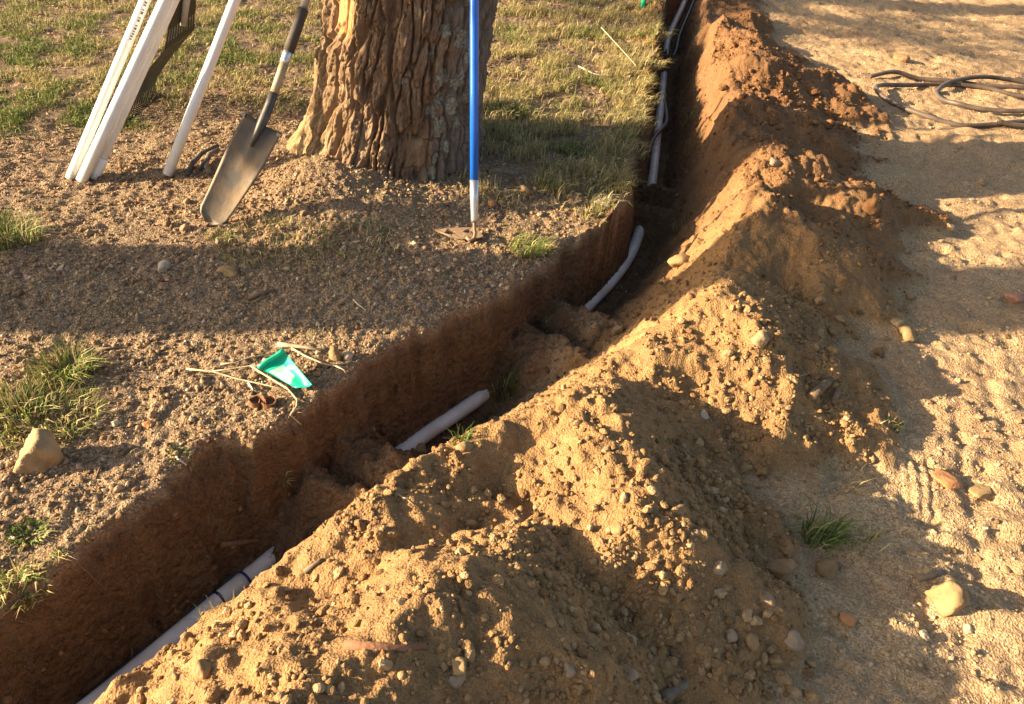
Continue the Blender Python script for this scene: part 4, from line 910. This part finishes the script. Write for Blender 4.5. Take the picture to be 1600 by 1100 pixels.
# ------------------------------------------------------------------ sticks, bark and scraps
M_TWIG = simple('bleached_twig', (.52, .41, .26), .8, .3, 40, .001, obj=False); M_STICK = simple('brown_stick', (.22, .14, .08), .9, .4, 40, .002, obj=False); M_REDSTICK = simple('reddish_stick', (.26, .125, .065), .9, .35, 40, .002, obj=False)
M_GREYWOOD = simple('grey_wood', (.23, .175, .12), .9, .4, 30, .002, obj=False); M_SCRAP = simple('dark_scrap', (.085, .075, .068), .6, .5, 30, .001, obj=False)
def stick(name, pix, r_, mat, label, cat='twig', lift=.008, flat=None, taper=.6, parts=()):
    def pth(px_): return [G(a, b) + Vector((0, 0, lift + (c[0] if c else 0))) for a, b, *c in px_]
    p_ = pth(pix); o = p_[0].copy(); t = None
    V, F = tube_np([q_ - o for q_ in p_], [r_ * (1 - (1 - taper) * i / max(1, len(p_) - 1)) * random.uniform(.88, 1.1) for i in range(len(p_))], 8)
    if parts:
        t = thing(name, label, cat, o); link('stem', mesh_np('stem', V, F, mat, True), t)
        for px_ in parts:
            p2 = pth(px_); link('side_twig', mesh_np('side_twig', *tube_np([q_ - o for q_ in p2], [r_ * .75 * (1 - .5 * i / max(1, len(p2) - 1)) for i in range(len(p2))], 7), mat, True), t)
        return t
    return tag(link(name, mesh_np(name, V, F, mat, True), None, o), label, cat)
stick('twig', [(292, 581), (332, 585), (370, 596), (392, 601), (420, 607), (447, 614)], .0034, M_TWIG, 'long forked bleached twig reaching left from the green plastic flap', lift=.012, parts=[[(332, 585), (362, 581), (392, 576), (405, 581, .01)]])
stick('twig', [(393, 576), (403, 583), (424, 596), (449, 611), (465, 629), (464, 640), (454, 653), (462, 660), (471, 668)], .0038, M_TWIG, 'bleached twig bending down from the green plastic flap over the trench lip', lift=.012, parts=[[(458, 648), (465, 644), (473, 642)]])
stick('twig', [(345, 572), (368, 570), (392, 561), (430, 555)], .0032, M_TWIG, 'thin pale twig just above the forked twig, ending under the green flap rim')
stick('stick', [(434, 541), (452, 543), (478, 546), (502, 550)], .0075, M_TWIG, 'thick pale stick lying behind the green plastic flap', 'stick', taper=.75)
stick('twig', [(456, 547), (477, 559), (505, 571), (525, 575), (545, 577)], .0035, M_TWIG, 'bleached twig running right from the thick stick behind the green flap', parts=[[(515, 573), (535, 572), (550, 566)], [(525, 575), (536, 580), (542, 586)]])
stick('twig', [(403, 586), (380, 606), (355, 629)], .002, M_REDSTICK, 'thin reddish twig crossing the forked twig below the green flap')
stick('splinter', [(388, 601), (396, 612)], .0035, M_WHITEP, 'short white splinter under the forked twig', 'splinter')
stick('straw_stem', [(938, 54), (965, 84), (992, 115)], .004, M_TWIG, 'long pale dry stem lying across the grass at the far trench lip', 'stem', .05)
stick('straw_stem', [(903, 111), (925, 122), (950, 128)], .005, M_TWIG, 'bent pale dry stem on the grass between tree and far trench', 'stem', .03)
stick('stick', [(538, 1010), (580, 1012), (630, 1014), (665, 1011)], .008, M_REDSTICK, 'reddish brown stick lying level on the front of the near heap', 'stick', .004, taper=.9)
stick('stick', [(477, 896), (490, 886), (503, 877)], .006, M_GREYWOOD, 'short grey stick with a cut end on the sunlit trench side of the near heap', 'stick', .006, taper=.7)
stick('stick', [(345, 853), (375, 850), (405, 845)], .011, M_STICK, 'dark old stick lying at the bottom of the near trench', 'stick', .006)
stick('bark_piece', [(1266, 625), (1280, 611), (1296, 598)], .017, M_STICK, 'larger brown bark slab leaning on the shaded side of the middle heap', 'bark', .012, taper=.8)
stick('bark_piece', [(1301, 634), (1305, 622), (1309, 609)], .011, M_STICK, 'smaller bark slab beside the larger one on the middle heap', 'bark', .008, taper=.8)
stick('bark_chip', [(1432, 905), (1452, 902), (1474, 895)], .011, M_GREYWOOD, 'dark flat bark chip just behind the pale rounded rock on the drive', 'bark', .004, taper=.7)
stick('stick', [(1036, 1093), (1055, 1081), (1073, 1069)], .013, M_GREYWOOD, 'grey wooden stick end at the bottom of the shaded near heap', 'stick', .006)
stick('root', [(985, 289), (998, 300), (1016, 311)], .003, M_STICK, 'thin curved root hanging at the trench bend', 'root', .012)
stick('root', [(763, 270), (785, 268), (810, 274)], .018, M_GREYWOOD, 'flat grey surface root right of the hoe handle in the tree shadow', 'root', .004, taper=.8)
stick('bark_piece', [(804, 280), (815, 293), (832, 305)], .016, M_STICK, 'brown bark slab right of the grey surface root in the tree shadow', 'bark', .006)
stick('stick', [(390, 468), (405, 462), (428, 455)], .009, M_STICK, 'dark knobby stick in the broad shadow on the gravel', 'stick', .006)
stick('twig', [(552, 470), (560, 478), (572, 487)], .003, M_TWIG, 'thin pale twig in the broad shadow right of the dark knobby stick', 'twig', .006)
stick('twig', [(155, 548), (175, 546), (190, 544)], .005, M_GREYWOOD, 'short grey twig at the lower edge of the broad shadow', 'twig', .006)
stick('twig', [(275, 716), (282, 722), (292, 729)], .0032, M_WHITEP, 'short white twig beside the tiny grey green weed', 'twig', .006)
stick('twig', [(151, 750), (156, 735), (166, 722)], .003, M_STICK, 'thin dark curved twig right of the large square rock', 'twig', .006)
stick('twig', [(868, 842), (885, 828), (902, 812)], .002, M_STICK, 'thin dark straw on the sunlit spur of the near heap', 'twig', .006)
stick('twig', [(620, 775), (635, 782), (645, 790)], .0022, M_TWIG, 'thin pale straw in the hollow of the near heap', 'twig', .006)
stick('twig', [(1250, 590), (1265, 585), (1285, 588)], .002, M_TWIG, 'thin pale twig above the bark slabs', 'twig', .006)
stick('twig', [(1375, 665), (1395, 655), (1405, 640)], .002, M_TWIG, 'thin pale twig hooked round the orange stone at the heap foot', 'twig', .01)
for pix, r_, lab in (([(294, 277), (302, 263), (318, 250), (344, 241)], .011, 'straight dark grey scrap strip leaning beside the shovel blade'), ([(328, 275), (323, 262), (329, 252), (345, 247)], .013, 'curved dark grey scrap strip next to the shovel blade'), ([(312, 270), (320, 262), (330, 258)], .008, 'small blackish scrap between the two larger strips by the shovel')):
    stick('scrap_strip', [(a, b, .008 + .01 * i) for i, (a, b) in enumerate(pix)], r_, M_SCRAP if r_ < .012 else M_GREYWOOD, lab, 'scrap', .006, taper=.8)
# curled dry bark: a ribbon rolled into two lobes
cb = G(410, 634); V, F = [], []; rr = [(.026 - .0035 * k_ * .25) for k_ in range(26)]
for side, (cx, cy, tw) in enumerate(((-.018, 0, .3), (.020, .008, -2.2))):
    b = len(V)
    for k_ in range(22):
        a_ = tw + k_ * .30; q_ = .024 - .0006 * k_
        for z_, w_ in ((.0, 1), (.026, 1.12)):
            for th_ in (0, .0025): V.append(Vector((cx + (q_ - th_) * w_ * math.cos(a_), cy + (q_ - th_) * w_ * math.sin(a_), z_ + .004 * math.sin(2 * a_))))
    for k_ in range(21):
        c_ = b + 4 * k_; F += [[c_, c_ + 4, c_ + 6, c_ + 2], [c_ + 1, c_ + 3, c_ + 7, c_ + 5], [c_ + 2, c_ + 6, c_ + 7, c_ + 3], [c_, c_ + 1, c_ + 5, c_ + 4]]
    F += [[b, b + 2, b + 3, b + 1], [b + 84, b + 85, b + 87, b + 86]]
tag(link('curled_bark', mesh_np('curled_bark', V, F, M_REDSTICK), None, cb - Vector((0, 0, .004))), 'curled brown strip of dry bark rolled into two lobes below the forked twig', 'bark')
# thin roots torn out of the cut face of the trench
V, F = [], []; q = random.Random(23); parts_ = []
for k_ in range(110):
    t_ = q.uniform(.3, 6.5); i = min(max(np.searchsorted(CUM, t_) - 1, 0), len(SEG) - 1); d = (TRS[i + 1] - TRS[i]) / SEG[i]; b_ = TRS[i] + d * (t_ - CUM[i])
    s0 = float(np.interp(t_, LIPT, LIPS)) + q.uniform(.0, .07); p_ = Vector((b_[0] + d[1] * s0, b_[1] - d[0] * s0, 0)); p_.z = float(gz(p_.x, p_.y)) + .002
    out = Vector((d[1], -d[0], 0)); lat = Vector((d[0], d[1], 0)) * q.uniform(-1, 1); L_ = q.uniform(.02, .09)
    parts_.append(tube_np([p_, p_ + (out * .6 + lat * .5) * L_ * .5 + Vector((0, 0, -.1 * L_)), p_ + (out * .75 + lat) * L_ + Vector((0, 0, -.8 * L_)) + Vector((q.uniform(-.01, .01), 0, 0))], [q.uniform(.0008, .002), .0009, .0004], 5, False))
tag(link('torn_roots', mesh_np('torn_roots', *join(parts_), M_STICK, True)), kind='stuff')
